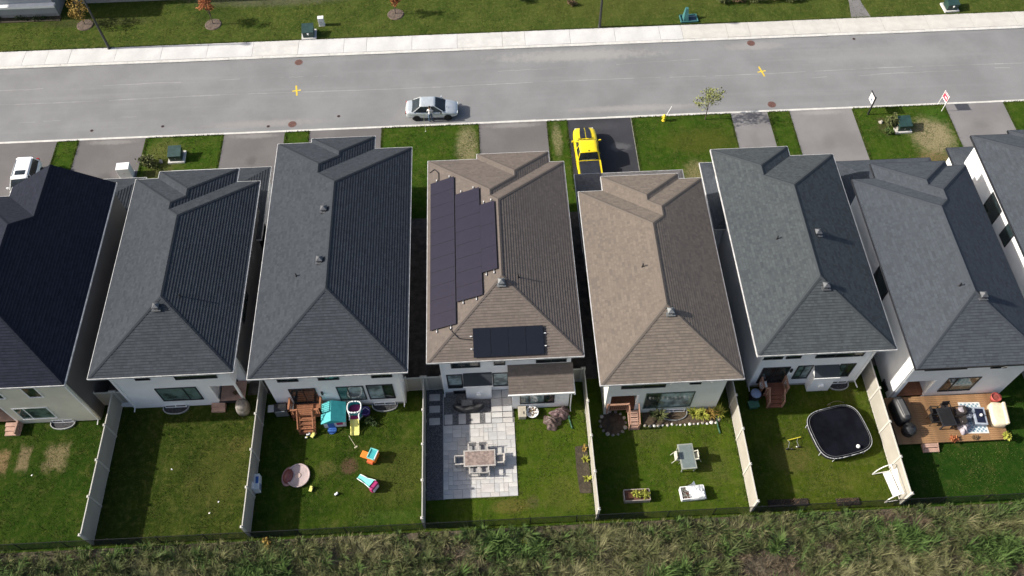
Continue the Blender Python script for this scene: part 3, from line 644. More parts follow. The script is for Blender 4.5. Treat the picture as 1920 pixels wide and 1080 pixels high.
# house 5
window(h5, 9.45, 12.5, .8, 2.9, y5, mull=(.3,), panes=[B, Lt], frame=M('dark green-grey frame', (.05, .07, .06), .5)); window(h5, 7.7, 10.4, 3.95, 5.0, y5, mull=(.5,)); window(h5, 12.05, 12.65, 4.15, 5.0, y5, mull=())
MB().bb(7.0, 7.14, y5+.003, y5+.143, 0, 2.75).build('porch_post', m_trim, h5); MB().bb(8.83, 8.97, y5-.012, y5+.13, 0, 2.75).build('porch_post', m_trim, h5)
for k in range(20): MB().bb(7.16, 8.93, y5+.0+k*.084, y5+.078+k*.084, .66, .70).build('porch_board', m_wood, h5)
window(h5, 7.5, 8.6, .75, 2.5, y5+1.7, mull=(.5,))
for xx in (10.75, 13.35):                                     # white brackets under the eaves
    mb = MB().tube([(xx, y5-.03, 4.2), (xx+.25, y5-.35, 5.35)], .035, 5); mb.tube([(xx, y5-.03, 4.2), (xx-.1, y5-.03, 5.3)], .03, 5); mb.build('eave_bracket', m_trim, h5)
window_well(h5, G(1264, 785)[0], y5, 1.9, .75)
# house 6
window(h6, 17.4, 19.1, .7, 2.75, y6, mull=(.5,), panes=[B, B]); window(h6, 19.72, 20.62, 1.1, 2.8, y6, mull=(.45,), panes=[Ct, Lt]); window(h6, 22.55, 23.45, 1.1, 2.8, y6, mull=(.5,), panes=[Ct, B])
window(h6, 17.0, 18.2, 4.1, 5.0, y6); window(h6, 18.55, 19.4, 4.1, 5.0, y6, mull=()); window(h6, 20.5, 23.5, 4.0, 5.0, y6, mull=(.4, .8))
bump_out(h6, 20.85, 22.3, y6, .55, 2.2, 2.75, s7, m_white); window_well(h6, 23.1, y6, 1.5)
MB().bb(19.25, 19.37, y6-.12, y6, 2.15, 2.5).build('wall_light', m_black, h6); downspout(h6, 24.2, y6, .25, 5.3, m_trim, kick=(.1, -.5)); downspout(h6, 16.95, y6, .1, 5.3, m_trim)
# house 7
window(h7, 29.25, 31.3, 1.05, 2.85, y7, mull=(.3,), panes=[B, Ct]); window(h7, 27.1, 29.7, 4.3, 5.0, y7, mull=(.5,)); window(h7, 31.4, 32.3, 4.2, 5.0, y7, mull=(.5,))
MB().bb(28.4, 28.54, y7-.02, y7+.14, 0, 2.65).build('porch_post', m_trim, h7); MB().bb(26.3, 26.5, y7-.02, y7+.2, 0, 2.65).build('porch_post', m_trim, h7)
window(h7, 27.5, 28.35, .5, 2.5, y7+1.7, mull=(.5,), frame=m_trim); mb = MB().tube([(32.0, y7-.03, 4.1), (32.25, y7-.4, 5.3)], .03, 5); mb.build('eave_bracket', m_trim, h7)
MB().bb(26.18, 26.305, y7+.02, y7+8.0, 0, 5.43).build('side_wall_cladding', m_whiter, h7)
# windows in side walls
def side_window(root, x, nx, ya, yb, z0, z1):
    xf = x+nx*.05; o = MB().bb(min(x, xf), max(x, xf), ya, yb, z0, z1).build('window', m_dark, root)
    xg = x+nx*.06; MB().bb(min(xf, xg), max(xf, xg), ya+.08, yb-.08, z0+.08, z1-.08).build('pane', m_glass, o)
for (ya, yb) in ((34.4, 35.6), (32.2, 33.4), (29.5, 30.6)): side_window(h6, 16.88, -1, ya, yb, 3.4, 5.0)
side_window(h7, 26.17, -1, 29.5, 31.6, 2.9, 5.0); side_window(h8, 36.0, -1, 35.6, 37.4, 2.6, 4.9); side_window(h8, 36.0, -1, 33.4, 34.5, 3.6, 5.1)
side_window(h2, -17.3, 1, 30.3, 32.6, 3.0, 4.9)
for (a, b) in ((28.0, 28.4),): side_window(h1, -27.05, 1, a, b, .9, 1.8)
# roof fittings
def at_roof(rf, px, py):
    z = 7.0
    for _ in range(12): x, y = G(px, py, z); z = rf.top(x, y)
    return x, y
for (h, r, L, P) in ((h2, r2, [(294, 577)], [(338, 556)]), (h3, r3, [(608, 394), (600, 489)], [(556, 518)]), (h4, r4, [(940, 531)], [(972, 520)]), (h5, r5, [(1257, 586)], [(1205, 500)]), (h6, r6, [(1533, 438), (1548, 538)], [(1457, 448)]), (h7, r7, [(1842, 556)], [(1799, 536)])):
    ro = [c for c in h.children if c.name.startswith('roof')][0]
    for p in L: roof_vent(ro, r, *at_roof(r, *p), M('light vent metal', (.17, .18, .185), .5, .3) if h in (h4, h5) else m_ventm)
    for p in P: roof_pipe(ro, r, *at_roof(r, *p), m_pipe)
for h in (h1, h2, h3, h4, h5, h6, h7, h8): adopt(h)

# ------------------------------------------------------------------ solar panels on the taupe roof
def solar_mat(name, c):
    m, nt, b = new_mat(name); co = oco(nt)
    br = N(nt, 'ShaderNodeTexBrick'); nt.links.new(co, br.inputs['Vector']); br.inputs['Scale'].default_value = 1; br.offset = 0
    br.inputs['Brick Width'].default_value = .185; br.inputs['Row Height'].default_value = .185; br.inputs['Mortar Size'].default_value = .004
    br.inputs['Color1'].default_value = rgb(c); br.inputs['Color2'].default_value = rgb(tuple(x*1.12 for x in c)); br.inputs['Mortar'].default_value = rgb(tuple(x*1.15 for x in c))
    nt.links.new(br.outputs[0], b.inputs['Base Color']); b.inputs['Roughness'].default_value = .22; b.inputs['Specular IOR Level'].default_value = .35; MATS[name] = m; return m
m_sol = solar_mat('solar cells', (.019, .016, .027)); m_solb = solar_mat('solar cells painted shade', (.010, .012, .018)); m_frame = M('black aluminium', (.012, .012, .014), .4, .3)  # m_solb: the same cells with shade put into a darker colour
P_ = .43; K_ = math.hypot(1, P_)
def panel_mesh(w, h):
    return MB().bb(-w/2+.003, w/2-.003, -h/2+.003, h/2-.003, 0, .035), MB().bb(-w/2+.014, w/2-.014, -h/2+.014, h/2-.014, .036, .040)
def solar(label, slots, w, h, basis, cellm):
    root = thing('solar_array', label, 'solar panels', (0, 0, 0)); f, c = panel_mesh(w, h); fm = f.mesh('frame'); cm = c.mesh('solar_panel'); fm.materials.append(m_frame); cm.materials.append(cellm)
    return root, fm, cm
def put_panel(root, me_f, me_c, mat):
    o = bpy.data.objects.new('solar_panel', me_c); COL.objects.link(o); o.parent = root; o.matrix_local = mat
    q = bpy.data.objects.new('panel_frame', me_f); COL.objects.link(q); q.parent = o
def slope_left(u, y, lift=.1):
    """point on the left slope, u metres up from the eave"""
    x = -4.58+u/K_; n = Vector((-P_, 0, 1)).normalized(); return Vector((x, y, 5.6+P_*u/K_))+n*lift
ux = Vector((1, 0, P_)).normalized(); uy = Vector((0, 1, 0)); un = ux.cross(uy)
def basis(o, a, b, c): return Matrix(((a.x, b.x, c.x, o.x), (a.y, b.y, c.y, o.y), (a.z, b.z, c.z, o.z), (0, 0, 0, 1)))
base = slope_left(2.3, 33.5, 0)
sa, f1, c1_ = solar('stepped array of dark solar panels on the left roof slope', None, 1.87, 1.10, None, m_sol); sa.location = base
_, f2, c2_ = sa, MB().bb(-.552, .552, -.922, .922, 0, .035).mesh('frame'), MB().bb(-.54, .54, -.91, .91, .036, .040).mesh('solar_panel')
f2.materials.append(m_frame); c2_.materials.append(m_sol)
for k in range(11): put_panel(sa, f1, c1_, basis(slope_left(1.22, 27.48+.55+1.10*k)-base, ux, uy, un))
for k in range(8): put_panel(sa, f1, c1_, basis(slope_left(3.14, 29.08+.55+1.10*k)-base, ux, uy, un))
for k in range(3): put_panel(sa, f2, c2_, basis(slope_left(4.62, 30.76+.925+1.85*k)-base, ux, uy, un))
for (u, ya, yb) in ((.75, 27.3, 39.75), (1.75, 27.3, 39.75), (2.65, 28.9, 38.05), (3.6, 28.9, 38.05), (4.35, 30.55, 36.5), (4.9, 30.55, 36.5)):
    a = slope_left(u, ya, .07)-base; b = slope_left(u, yb, .07)-base; MB().cyl(a, b, .028, n=4).build('rail', m_galv, sa)
    for q in (ya, yb): p = slope_left(u, q, .1)-base; MB().box((p.x, p.y, p.z-.05), (.05, .12, .07)).build('rail_end', m_trim, sa)
p = [slope_left(.9, 39.7, .05), slope_left(.9, 40.4, .06), slope_left(.55, 40.9, .05), slope_left(.15, 40.7, .05)]
MB().tube([q-base for q in p], .03, 5).build('conduit', m_pipe, sa)
def slope_rear(x, u, lift=.1):
    n = Vector((0, -P_, 1)).normalized(); return Vector((x, 25.28+u/K_, 5.6+P_*u/K_))+n*lift
vx = Vector((1, 0, 0)); vy = Vector((0, 1, P_)).normalized(); vn = vx.cross(vy); base2 = slope_rear(.6, 1.13, 0)
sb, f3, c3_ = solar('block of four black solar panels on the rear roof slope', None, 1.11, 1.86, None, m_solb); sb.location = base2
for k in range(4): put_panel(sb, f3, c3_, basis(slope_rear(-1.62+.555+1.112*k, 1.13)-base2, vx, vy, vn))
for u in (.75, 1.55):
    a = slope_rear(-1.8, u, .07)-base2; b = slope_rear(2.98, u, .07)-base2; MB().cyl(a, b, .028, n=4).build('rail', m_galv, sb)
    for q in (-1.75, 2.93): p = slope_rear(q, u, .1)-base2; MB().box((p.x, p.y, p.z-.05), (.12, .05, .07)).build('rail_end', m_trim, sb)
MB().tube([slope_left(1.6, 27.4, .05)-base2, slope_rear(-3.0, .6+1.4, .05)-base2, slope_rear(-2.5, 1.45, .05)-base2, slope_rear(-1.7, 1.35, .06)-base2], .025, 5).build('conduit', m_pipe, sb)

# ------------------------------------------------------------------ fences
m_vinyl = M('beige vinyl', (.34, .32, .28), .55, var=.07, scale=.8, fine=.05); m_vcap = M('pale vinyl', (.46, .445, .40), .5, var=.05)
def vinyl_fence(label, x0, y0, x1, y1, n, h=1.9, group=None):
    L = math.hypot(x1-x0, y1-y0); a = math.atan2(y1-y0, x1-x0); root = thing('vinyl_fence', label, 'fence', (x0, y0, 0), a, group); s = L/n
    pm = None
    for i in range(n+1):
        o = MB().box((i*s, 0, 0), (.13, .13, h+.04)).build('post', m_vcap, root)
        MB().box((i*s, 0, h+.04), (.17, .17, .04)).box((i*s, 0, h+.08), (.15, .15, .05), taper=(.1, .1)).build('cap', m_vcap, o)
    for i in range(n):
        z = random.uniform(-.015, .015); mb = MB(); k = max(1, int(round((s-.13)/.29))); bw = (s-.134)/k
        mb.bb(i*s+.067, i*s+s-.067, -.017, .017, .08+z, h-.1+z)
        for j in range(k): mb.bb(i*s+.067+j*bw+.004, i*s+.067+(j+1)*bw-.004, -.021, .021, .1+z, h-.12+z)
        o = mb.build('panel', m_vinyl, root)
        MB().bb(i*s+.066, i*s+s-.066, -.03, .03, h-.12+z, h-.02+z).build('rail', m_vcap, o); MB().bb(i*s+.066, i*s+s-.066, -.03, .03, .02+z, .11+z).build('rail', m_vcap, o)
    return root
FY0, FY1 = 16.64, 26.2
vinyl_fence('beige vinyl fence between the leftmost lawn and the empty shaded lawn', FX['a'], FY0, FX['a'], FY1, 4)
vinyl_fence('beige vinyl fence on the left of the toy-strewn lawn', FX['b'], FY0, FX['b'], FY1+.4, 4)
vinyl_fence('beige vinyl fence seen end-on beside the dark gravel strip', FX['c'], FY0, FX['c'], FY1, 4)
vinyl_fence('beige vinyl fence beside the planting bed with yellow-green plants', FX['d'], FY0, FX['d'], FY1+.1, 4)
vinyl_fence('sunlit beige vinyl fence between glass table lawn and trampoline lawn', FX['e'], FY0, FX['e'], FY1, 4)
vinyl_fence('sunlit beige vinyl fence behind the white swing seat', FX['f'], FY0, FX['f'], FY1, 4)
vinyl_fence('short vinyl fence closing the gap behind the leftmost house', -27.1, FY1, FX['a']-.15, FY1, 1)
vinyl_fence('short vinyl fence closing the gap left of the charcoal roofed house', FX['a']+.15, FY1, -25.05, FY1, 1)
vinyl_fence('short vinyl fence right of the house with the deck and toys', -6.4, FY1-.0, FX['c']-.15, FY1, 1)
vinyl_fence('short vinyl fence left of the house with solar panels', FX['c']+.15, FY1, -3.98, FY1, 1)
vinyl_fence('short vinyl fence right of the house with solar panels', 4.66, FY1+.1, FX['d']-.15, FY1+.1, 1)
vinyl_fence('short vinyl fence right of the trampoline yard house', 24.34, FY1, FX['f']-.12, FY1, 1)
# black chain-link fence along the rear of the lots
m_wire = M('black wire mesh', (.012, .013, .014), .6, spec=.2); CY, CHH = 16.52, 1.2
cl = thing('chain_link_fence', 'long black chain-link fence between the lawns and the tall weeds', 'fence', (0, CY, 0))
mb = MB(); xx = -48.0
while xx < 48:
    for sgn in (1, -1):
        a = (xx, .004*sgn, .03); b = (xx+sgn*(CHH-.05), .004*sgn, CHH-.02); r = .0034
        mb.add([(a[0]-r, a[1], a[2]), (a[0]+r, a[1]-r, a[2]), (a[0]+r, a[1]+r, a[2]), (b[0]-r, b[1], b[2]), (b[0]+r, b[1]-r, b[2]), (b[0]+r, b[1]+r, b[2])], [(0, 1, 4, 3), (1, 2, 5, 4), (2, 0, 3, 5)])
    xx += .068
mb.build('wire_mesh', m_wire, cl, fixn=False); MB().cyl((-48, 0, CHH), (48, 0, CHH), .021, n=6).build('top_rail', m_wire, cl)
pm = MB().cyl((0, 0, -.1), (0, 0, CHH+.03), .03, n=8).mesh('post'); pm.materials.append(m_wire)
for k in range(34):
    o = bpy.data.objects.new('post', pm); COL.objects.link(o); o.parent = cl; o.location = (-47.5+2.88*k, .03, 0)

# ------------------------------------------------------------------ decks and steps
def railing(root, a, b, z, mat, h=.95, gap=.13):
    """posts, rails and balusters from a to b at floor height z (parts of the deck)"""
    A = Vector((a[0], a[1], 0)); Bv = Vector((b[0], b[1], 0)); d = Bv-A; L = d.length; rz = math.atan2(d.y, d.x)
    for p in (A, Bv): MB().box((p.x, p.y, max(0, z-.3)), (.1, .1, h+.35 if z > .3 else h+z)).build('rail_post', mat, root)
    m = (A+Bv)/2; MB().box((m.x, m.y, z+h-.04), (L, .12, .045), rz).build('top_rail', mat, root); MB().box((m.x, m.y, z+.1), (L, .05, .06), rz).build('bottom_rail', mat, root)
    n = max(1, int(L/gap)); mb0 = MB().box((0, 0, z+.16), (.035, .035, h-.2)).mesh('baluster'); mb0.materials.append(mat)
    for i in range(1, n):
        p = A+d*(i/n); o = bpy.data.objects.new('baluster', mb0); COL.objects.link(o); o.parent = root; o.location = (p.x, p.y, 0)
def stairs(root, x0, x1, ytop, z, n, run, mat, rails=(), rmat=None, rh=.9):
    for k in range(n):
        zz = z*(n-k)/(n+1)
        for j in range(2): MB().bb(x0+.03, x1-.03, ytop-run*k-run*(j+1)/2+.012, ytop-run*k-run*j/2, zz-.04, zz).build('tread', mat, root)
        MB().bb(x0+.04, x1-.04, ytop-run*(k+1)+.02, ytop-run*(k+1)+.04, max(0, zz-z/(n+1)), zz-.042).build('riser', mat, root)
    for xx in (x0, x1):
        mb = MB(); mb.add([(xx-.02, ytop, z-.05), (xx-.02, ytop-run*n, z/(n+1)), (xx-.02, ytop-run*n, 0), (xx-.02, ytop, z-.35), (xx+.02, ytop, z-.05), (xx+.02, ytop-run*n, z/(n+1)), (xx+.02, ytop-run*n, 0), (xx+.02, ytop, z-.35)], [(0, 1, 2, 3), (7, 6, 5, 4), (0, 4, 5, 1), (1, 5, 6, 2), (2, 6, 7, 3), (3, 7, 4, 0)]); mb.build('stringer', mat, root)
    for xx in rails:
        rm = rmat or mat; yb = ytop-run*n
        MB().box((xx, yb+.06, 0), (.1, .1, rh+.05)).build('rail_post', rm, root)
        mb = MB(); mb.tube([(xx, ytop, z+rh-.02), (xx, yb+.06, rh+.02)], .05, 4); mb.build('hand_rail', rm, root)
        for k in range(1, int((ytop-yb)/.14)):
            t = k/int((ytop-yb)/.14); yy = ytop+(yb-ytop)*t; zb = z*(1-t); MB().box((xx, yy, zb+.05), (.03, .03, rh-.1)).build('baluster', rm, root)
def deck_floor(root, x0, x1, y0, y1, z, mat, bw=.14, skirt=None):
    n = int((y1-y0)/bw); s = (y1-y0)/n; me = MB().bb(x0, x1, 0, s-.012, z-.035, z).mesh('deck_board'); me.materials.append(mat)
    for k in range(n):
        o = bpy.data.objects.new('deck_board', me); COL.objects.link(o); o.parent = root; o.location = (random.uniform(-.012, .012), y0+k*s, random.uniform(-.003, .003))
    MB().bb(x0+.04, x1-.04, y0+.04, y1-.02, max(.02, z-.22), z-.04).build('deck_frame', skirt or mat, root)
    for (x, y) in ((x0+.1, y0+.1), (x1-.1, y0+.1)): MB().box((x, y, 0), (.1, .1, z-.05)).build('deck_post', skirt or mat, root)
# deck of house 3 (local origin on the ground under the door)
d3 = thing('wooden_deck', 'cedar deck with railings and steps below the dark patio door', 'deck', (-13.0, y3, 0))
deck_floor(d3, -1.1, 1.05, -1.0, -.02, .76, m_wood); stairs(d3, -.5, .5, -1.0, .76, 4, .25, m_wood, rails=(-.5, .5))
railing(d3, (-1.05, -.1), (-1.05, -.95), .76, m_wood); railing(d3, (1.0, -.1), (1.0, -.95), .76, m_wood); railing(d3, (-1.05, -.95), (-.5, -.95), .76, m_wood); railing(d3, (.5, -.95), (1.0, -.95), .76, m_wood)
d6 = thing('wooden_deck', 'small red-brown deck with steps beside the blue-lidded barrel', 'deck', (18.35, y6, 0))
m_woodr = M('red-brown wood', (.22, .085, .05), .75, var=.25, scale=1.5, fine=.3)
deck_floor(d6, -.85, .85, -.95, -.02, .62, m_woodr); stairs(d6, -.45, .55, -.95, .62, 3, .24, m_woodr, rails=(-.45, .55), rmat=m_wood2)
railing(d6, (-.8, -.1), (-.8, -.9), .62, m_wood2); railing(d6, (.8, -.1), (.8, -.9), .62, m_wood2); railing(d6, (-.8, -.9), (-.45, -.9), .62, m_wood2)
MB().bb(-.82, -.4, -.5, -.1, .62, .98).build('storage_box', m_trim, d6)
d5 = thing('porch_steps', 'pinkish wooden porch stairs and railing beside the round stone bed', 'stairs', (8.0, y5, 0))
stairs(d5, .42, 1.05, -.05, .7, 5, .24, m_wood3, rails=(.42, 1.05), rmat=m_wood2); railing(d5, (-1.0, -.08), (.36, -.08), .7, m_wood2)
d7 = thing('wooden_deck', 'large golden wooden deck with outdoor furniture', 'deck', (29.5, 20.45, 0))
deck_floor(d7, -3.65, 3.7, 0, y7-20.45-.03, .35, m_woodd); deck_floor(d7, -3.05, -.95, y7-20.45+.02, y7-20.45+1.65, .5, m_wood)
stairs(d7, -2.05, -1.05, 0.0, .38, 2, .28, m_wood3)
# ------------------------------------------------------------------ foliage helpers
def leaf_mat(name, c1, c2, trans=.25):
    m, nt, b = new_mat(name); g = N(nt, 'ShaderNodeNewGeometry'); n1 = noise(nt, oco(nt), 2.0)
    col = mixc(nt, g.outputs['Random Per Island'], c1, c2); col = mixc(nt, mth(nt, 'MULTIPLY', ramp(nt, n1, .4, .7), .4), col, tuple(x*.6 for x in c1))
    nt.links.new(col, b.inputs['Base Color']); b.inputs['Roughness'].default_value = .75; b.inputs['Specular IOR Level'].default_value = .2
    MATS[name] = m; return m
m_bark = M('bark', (.10, .08, .065), .9, var=.3, scale=6.0, fine=.4)
lf_green = leaf_mat('green leaves', (.04, .075, .02), (.085, .12, .035)); lf_olive = leaf_mat('olive leaves', (.07, .085, .03), (.14, .15, .06)); lf_yel = leaf_mat('yellow-green leaves', (.20, .22, .03), (.36, .36, .07))
lf_gold = leaf_mat('golden leaves', (.22, .14, .03), (.38, .26, .07)); lf_org = leaf_mat('orange leaves', (.24, .07, .03), (.40, .15, .06)); lf_dark = leaf_mat('dark leaves', (.025, .045, .015), (.05, .075, .025)); lf_brown = leaf_mat('dry leaves', (.12, .075, .045), (.22, .15, .08)); lf_rust = leaf_mat('rust leaves', (.28, .08, .04), (.42, .17, .07))
def leaves(mb, c, rad, n, size, rnd, shell=.5, asp=1.6, up=.0):
    for _ in range(n):
        while True:
            p = Vector((rnd.uniform(-1, 1), rnd.uniform(-1, 1), rnd.uniform(-1, 1)))
            if p.length <= 1 and (p.length > shell or rnd.random() < .3): break
        q = Vector((c[0]+p.x*rad[0], c[1]+p.y*rad[1], c[2]+p.z*rad[2])); s = size*rnd.uniform(.6, 1.3)
        a = Vector((rnd.uniform(-1, 1), rnd.uniform(-1, 1), rnd.uniform(-.6, .6)+up)).normalized(); b = a.orthogonal().normalized(); b = (b*math.cos(t := rnd.uniform(0, 6.28)) + a.cross(b)*math.sin(t))
        mb.add([q, q+a*s*asp*.5+b*s*.45, q+a*s*asp, q+a*s*asp*.5-b*s*.45], [(0, 1, 2, 3)])
def tree(label, loc, h, crown, mat, n, size, seed, cat='tree', group=None, trunk_h=.5, nclump=9, tr=.045):
    rnd = random.Random(seed); root = thing('young_tree', label, cat, loc, 0, group); t = MB(); top = Vector((rnd.uniform(-.1, .1), rnd.uniform(-.1, .1), h*.75))
    t.cyl((0, 0, -.05), top*.55, tr, tr*.75, 7); t.cyl(top*.55, top, tr*.75, tr*.3, 6); cr = MB()
    for k in range(nclump):
        a = 6.28*k/nclump+rnd.uniform(-.4, .4); zz = rnd.uniform(trunk_h, 1.0); rr = crown*rnd.uniform(.35, 1.0)*(1.15-.55*zz)
        p = Vector((math.cos(a)*rr, math.sin(a)*rr, h*zz)); st = top*min(1, max(.35, zz-.2))
        t.tube([st, (st+p)/2+Vector((0, 0, .08*h*rnd.random())), p], tr*.25, 5); leaves(cr, p, (crown*.36, crown*.36, crown*.3), n//nclump, size, rnd)
    t.build('trunk', m_bark, root); cr.build('crown', mat, root, fixn=False); return root
def bush(name, label, loc, rad, mat, n, size, seed, cat='shrub', group=None, stems=True):
    rnd = random.Random(seed); root = thing(name, label, cat, loc, 0, group); mb = MB()
    for k in range(max(3, n//60)):
        c = (rnd.uniform(-.55, .55)*rad[0], rnd.uniform(-.55, .55)*rad[1], rad[2]*rnd.uniform(.45, 1.2)); leaves(mb, c, (rad[0]*.5, rad[1]*.5, rad[2]*.5), 60, size, rnd, .4)
    mb.build('foliage', mat, root, fixn=False)
    if stems:
        s = MB()
        for k in range(6): a = rnd.uniform(0, 6.28); s.cyl((0, 0, -.02), (math.cos(a)*rad[0]*.5, math.sin(a)*rad[1]*.5, rad[2]*1.1), .012, .006, 5)
        s.build('stems', m_bark, root)
    return root
def tuft(name, label, loc, n, length, mat, seed, spread=.9, width=.02, cat='plant', group=None):
    """rosette of arching blades"""
    rnd = random.Random(seed); root = thing(name, label, cat, loc, 0, group); mb = MB()
    for k in range(n):
        a = rnd.uniform(0, 6.28); L = length*rnd.uniform(.6, 1.1); e = rnd.uniform(.15, spread); d = Vector((math.cos(a), math.sin(a), 0)); q = Vector((-d.y, d.x, 0))*width*rnd.uniform(.6, 1.3); o = d*rnd.uniform(0, .08)
        p1 = o+d*L*e*.45+Vector((0, 0, L*.6)); p2 = o+d*L*e+Vector((0, 0, L*rnd.uniform(.55, .9)))
        mb.add([o-q, o+q, p1+q, p1-q, p2], [(0, 1, 2, 3), (3, 2, 4)])
    mb.build('blades', mat, root, fixn=False); MB().lathe((0, 0, 0), [(.06, -.02), (.05, .05), (.02, .08)], 7).build('crown_base', m_bark, root); return root

# ------------------------------------------------------------------ patio behind the solar house
m_pav = [M('paver %d' % i, c, .9, var=.1, scale=1.3, fine=.15, bmp=.2) for i, c in enumerate(((.50, .49, .475), (.46, .455, .45), (.53, .52, .50), (.48, .46, .44), (.43, .43, .43)))]
patio = struct(MB().prism(rect(-3.97, .80, 18.38, 25.81), .0, .02).build('patio', M('paver joint sand', (.27, .26, .25), .95)))
cs = .297; nx_, ny_ = 16, 17; grid = [[0]*ny_ for _ in range(nx_)]; rp = random.Random(3)
pm_cache = {}
def paver(x0, x1, y0, y1, z=.045):
    key = (round(x1-x0, 3), round(y1-y0, 3), z)
    if key not in pm_cache:
        me = MB().box((0, 0, .02), (x1-x0-.016, y1-y0-.016, z-.02), taper=(.985, .985)).mesh('paver'); me.materials.append(m_pav[0]); pm_cache[key] = me
    o = bpy.data.objects.new('paver', pm_cache[key]); COL.objects.link(o); o.parent = patio; o.location = ((x0+x1)/2, (y0+y1)/2, rp.uniform(-.004, .004))
    o.material_slots[0].link = 'OBJECT'; o.material_slots[0].material = rp.choice(m_pav)
for j in range(ny_):
    for i in range(nx_):
        if grid[i][j]: continue
        opts = [(2, 1), (1, 2), (2, 2), (1, 1), (3, 2), (2, 1)]; rp.shuffle(opts)
        for (a, b) in opts+[(1, 1)]:
            if i+a <= nx_ and j+b <= ny_ and all(not grid[i+p][j+q] for p in range(a) for q in range(b)):
                for p in range(a):
                    for q in range(b): grid[i+p][j+q] = 1
                paver(-3.96+i*cs, -3.96+(i+a)*cs, 18.39+j*cs, 18.39+(j+b)*cs); break
for (y0, y1, z) in ((23.46, 23.8, .06), (23.81, 24.2, .16), (24.21, 24.62, .22), (24.63, 25.2, .225), (25.21, 25.8, .225)): # shallow steps and landing up to the house
    paver(-.72, .02, y0, y1, z); paver(.03, .70, y0, y1, z)
for (a, b) in ((-3.9, -3.35), (-2.95, -2.45), (-2.1, -1.5), (-1.15, -.76)): paver(a, b, 23.5, 24.25)
struct(MB().prism(rect(-3.95, -.74, 23.46, 25.8), .018, .034).build('gravel_bed', m_gravel))
gs = struct(MB().prism(rect(-5.1, -3.98, 18.36, 26.15), .0, .03).build('gravel_strip', M('dark gravel', (.12, .12, .13), .95, var=.5, scale=9.0, fine=.6, bmp=.9)))
rg = random.Random(5); mb = MB()
for k in range(2600): x, y = rg.uniform(-5.08, -4.0), rg.uniform(18.4, 26.1); s = rg.uniform(.02, .05); mb.box((x, y, .022), (s, s*rg.uniform(.6, 1.2), s*.7), rg.uniform(0, 3), taper=(.6, .6))
stuff(mb.build('pebbles', M('mixed pebbles', (.17, .17, .18), .9, var=.6, scale=20), gs, fixn=False))
for (px, py) in ((815, 791), (815, 768), (815, 746), (813, 725)):
    c = G(px, py); o = MB().box((0, 0, .03), (.72, .5, .045), taper=(.97, .97)).build('stepping_stone', m_pav[3], gs); o.location = (c[0], c[1], 0)
struct(MB().bb(-3.99, -3.95, 18.36, 25.8, .0, .05).build('edging', m_pav[4]))

# ------------------------------------------------------------------ furniture
m_res = M('pale resin wicker', (.40, .375, .35), .6, var=.15, scale=8, fine=.25); m_cush = M('grey cushion', (.26, .26, .265), .9, var=.15, scale=6); m_stone = M('mottled brown stone', (.26, .20, .175), .45, var=.35, scale=5.0, fine=.35)
def dining_table(label, loc, L, D, h, rim, top, rz=0, base=True):
    t = thing('outdoor_table', label, 'table', loc, rz)
    MB().bb(-L/2, L/2, -D/2, D/2, h-.06, h).build('table_top', rim, t, bevel=.01); MB().bb(-L/2+.09, L/2-.09, -D/2+.09, D/2-.09, h+.001, h+.008).build('inlay', top, t)
    for sx in (-1, 1):
        for sy in (-1, 1): MB().box((sx*(L/2-.1), sy*(D/2-.1), 0), (.08, .08, h-.06)).build('leg', rim, t)
    MB().bb(-L/2+.14, L/2-.14, -D/2+.14, D/2-.14, h-.13, h-.065).build('apron', rim, t); return t
def arm_chair(label, loc, rz, frame, seat, group=None, backh=.86, w=.56, arms=True, thin=False):
    """faces +y"""
    c = thing('patio_chair', label, 'chair', loc, rz, group); t = .03 if thin else .06
    MB().bb(-w/2+.03, w/2-.03, -.24, .26, .36, .44).build('seat', seat, c, bevel=.01)
    mb = MB(); mb.add([(-w/2+.03, -.27, .42), (w/2-.03, -.27, .42), (w/2-.03, -.36, backh), (-w/2+.03, -.36, backh), (-w/2+.03, -.23, .42), (w/2-.03, -.23, .42), (w/2-.03, -.31, backh), (-w/2+.03, -.31, backh)], [(0, 1, 2, 3), (7, 6, 5, 4), (0, 4, 5, 1), (1, 5, 6, 2), (2, 6, 7, 3), (3, 7, 4, 0)]); mb.build('backrest', frame, c)
    for sx in (-1, 1):
        MB().box((sx*w/2, .25, 0), (t, t, .62 if arms else .38)).build('leg', frame, c); MB().box((sx*w/2, -.27, 0), (t, t, .64 if arms else .42), sh=(0, -.03)).build('leg', frame, c)
        if arms: MB().bb(sx*w/2-t*.8, sx*w/2+t*.8, -.3, .29, .62, .66).build('armrest', frame, c)
    return c
tb = dining_table('rectangular patio table with brown mottled inlay on the pale pavers', (-1.59, 20.75, .045), 2.06, 1.12, .74, m_res, m_stone)
for (x, y, rz, lab) in ((-2.86, 20.72, -90, 'wicker patio chair at the left end of the brown-topped table'), (-.3, 20.72, 90, 'wicker patio chair at the right end of the brown-topped table'), (-2.02, 21.48, 180, 'wicker patio chair at the house side of the patio table, left'), (-1.36, 21.48, 180, 'wicker patio chair at the house side of the patio table, right'), (-1.98, 20.06, 0, 'wicker patio chair on the lawn side of the patio table, left'), (-1.32, 20.06, 0, 'wicker patio chair on the lawn side of the patio table, right')):
    arm_chair(lab, (x, y, .045), R(rz), m_res, m_cush, 'chairs round the patio table')
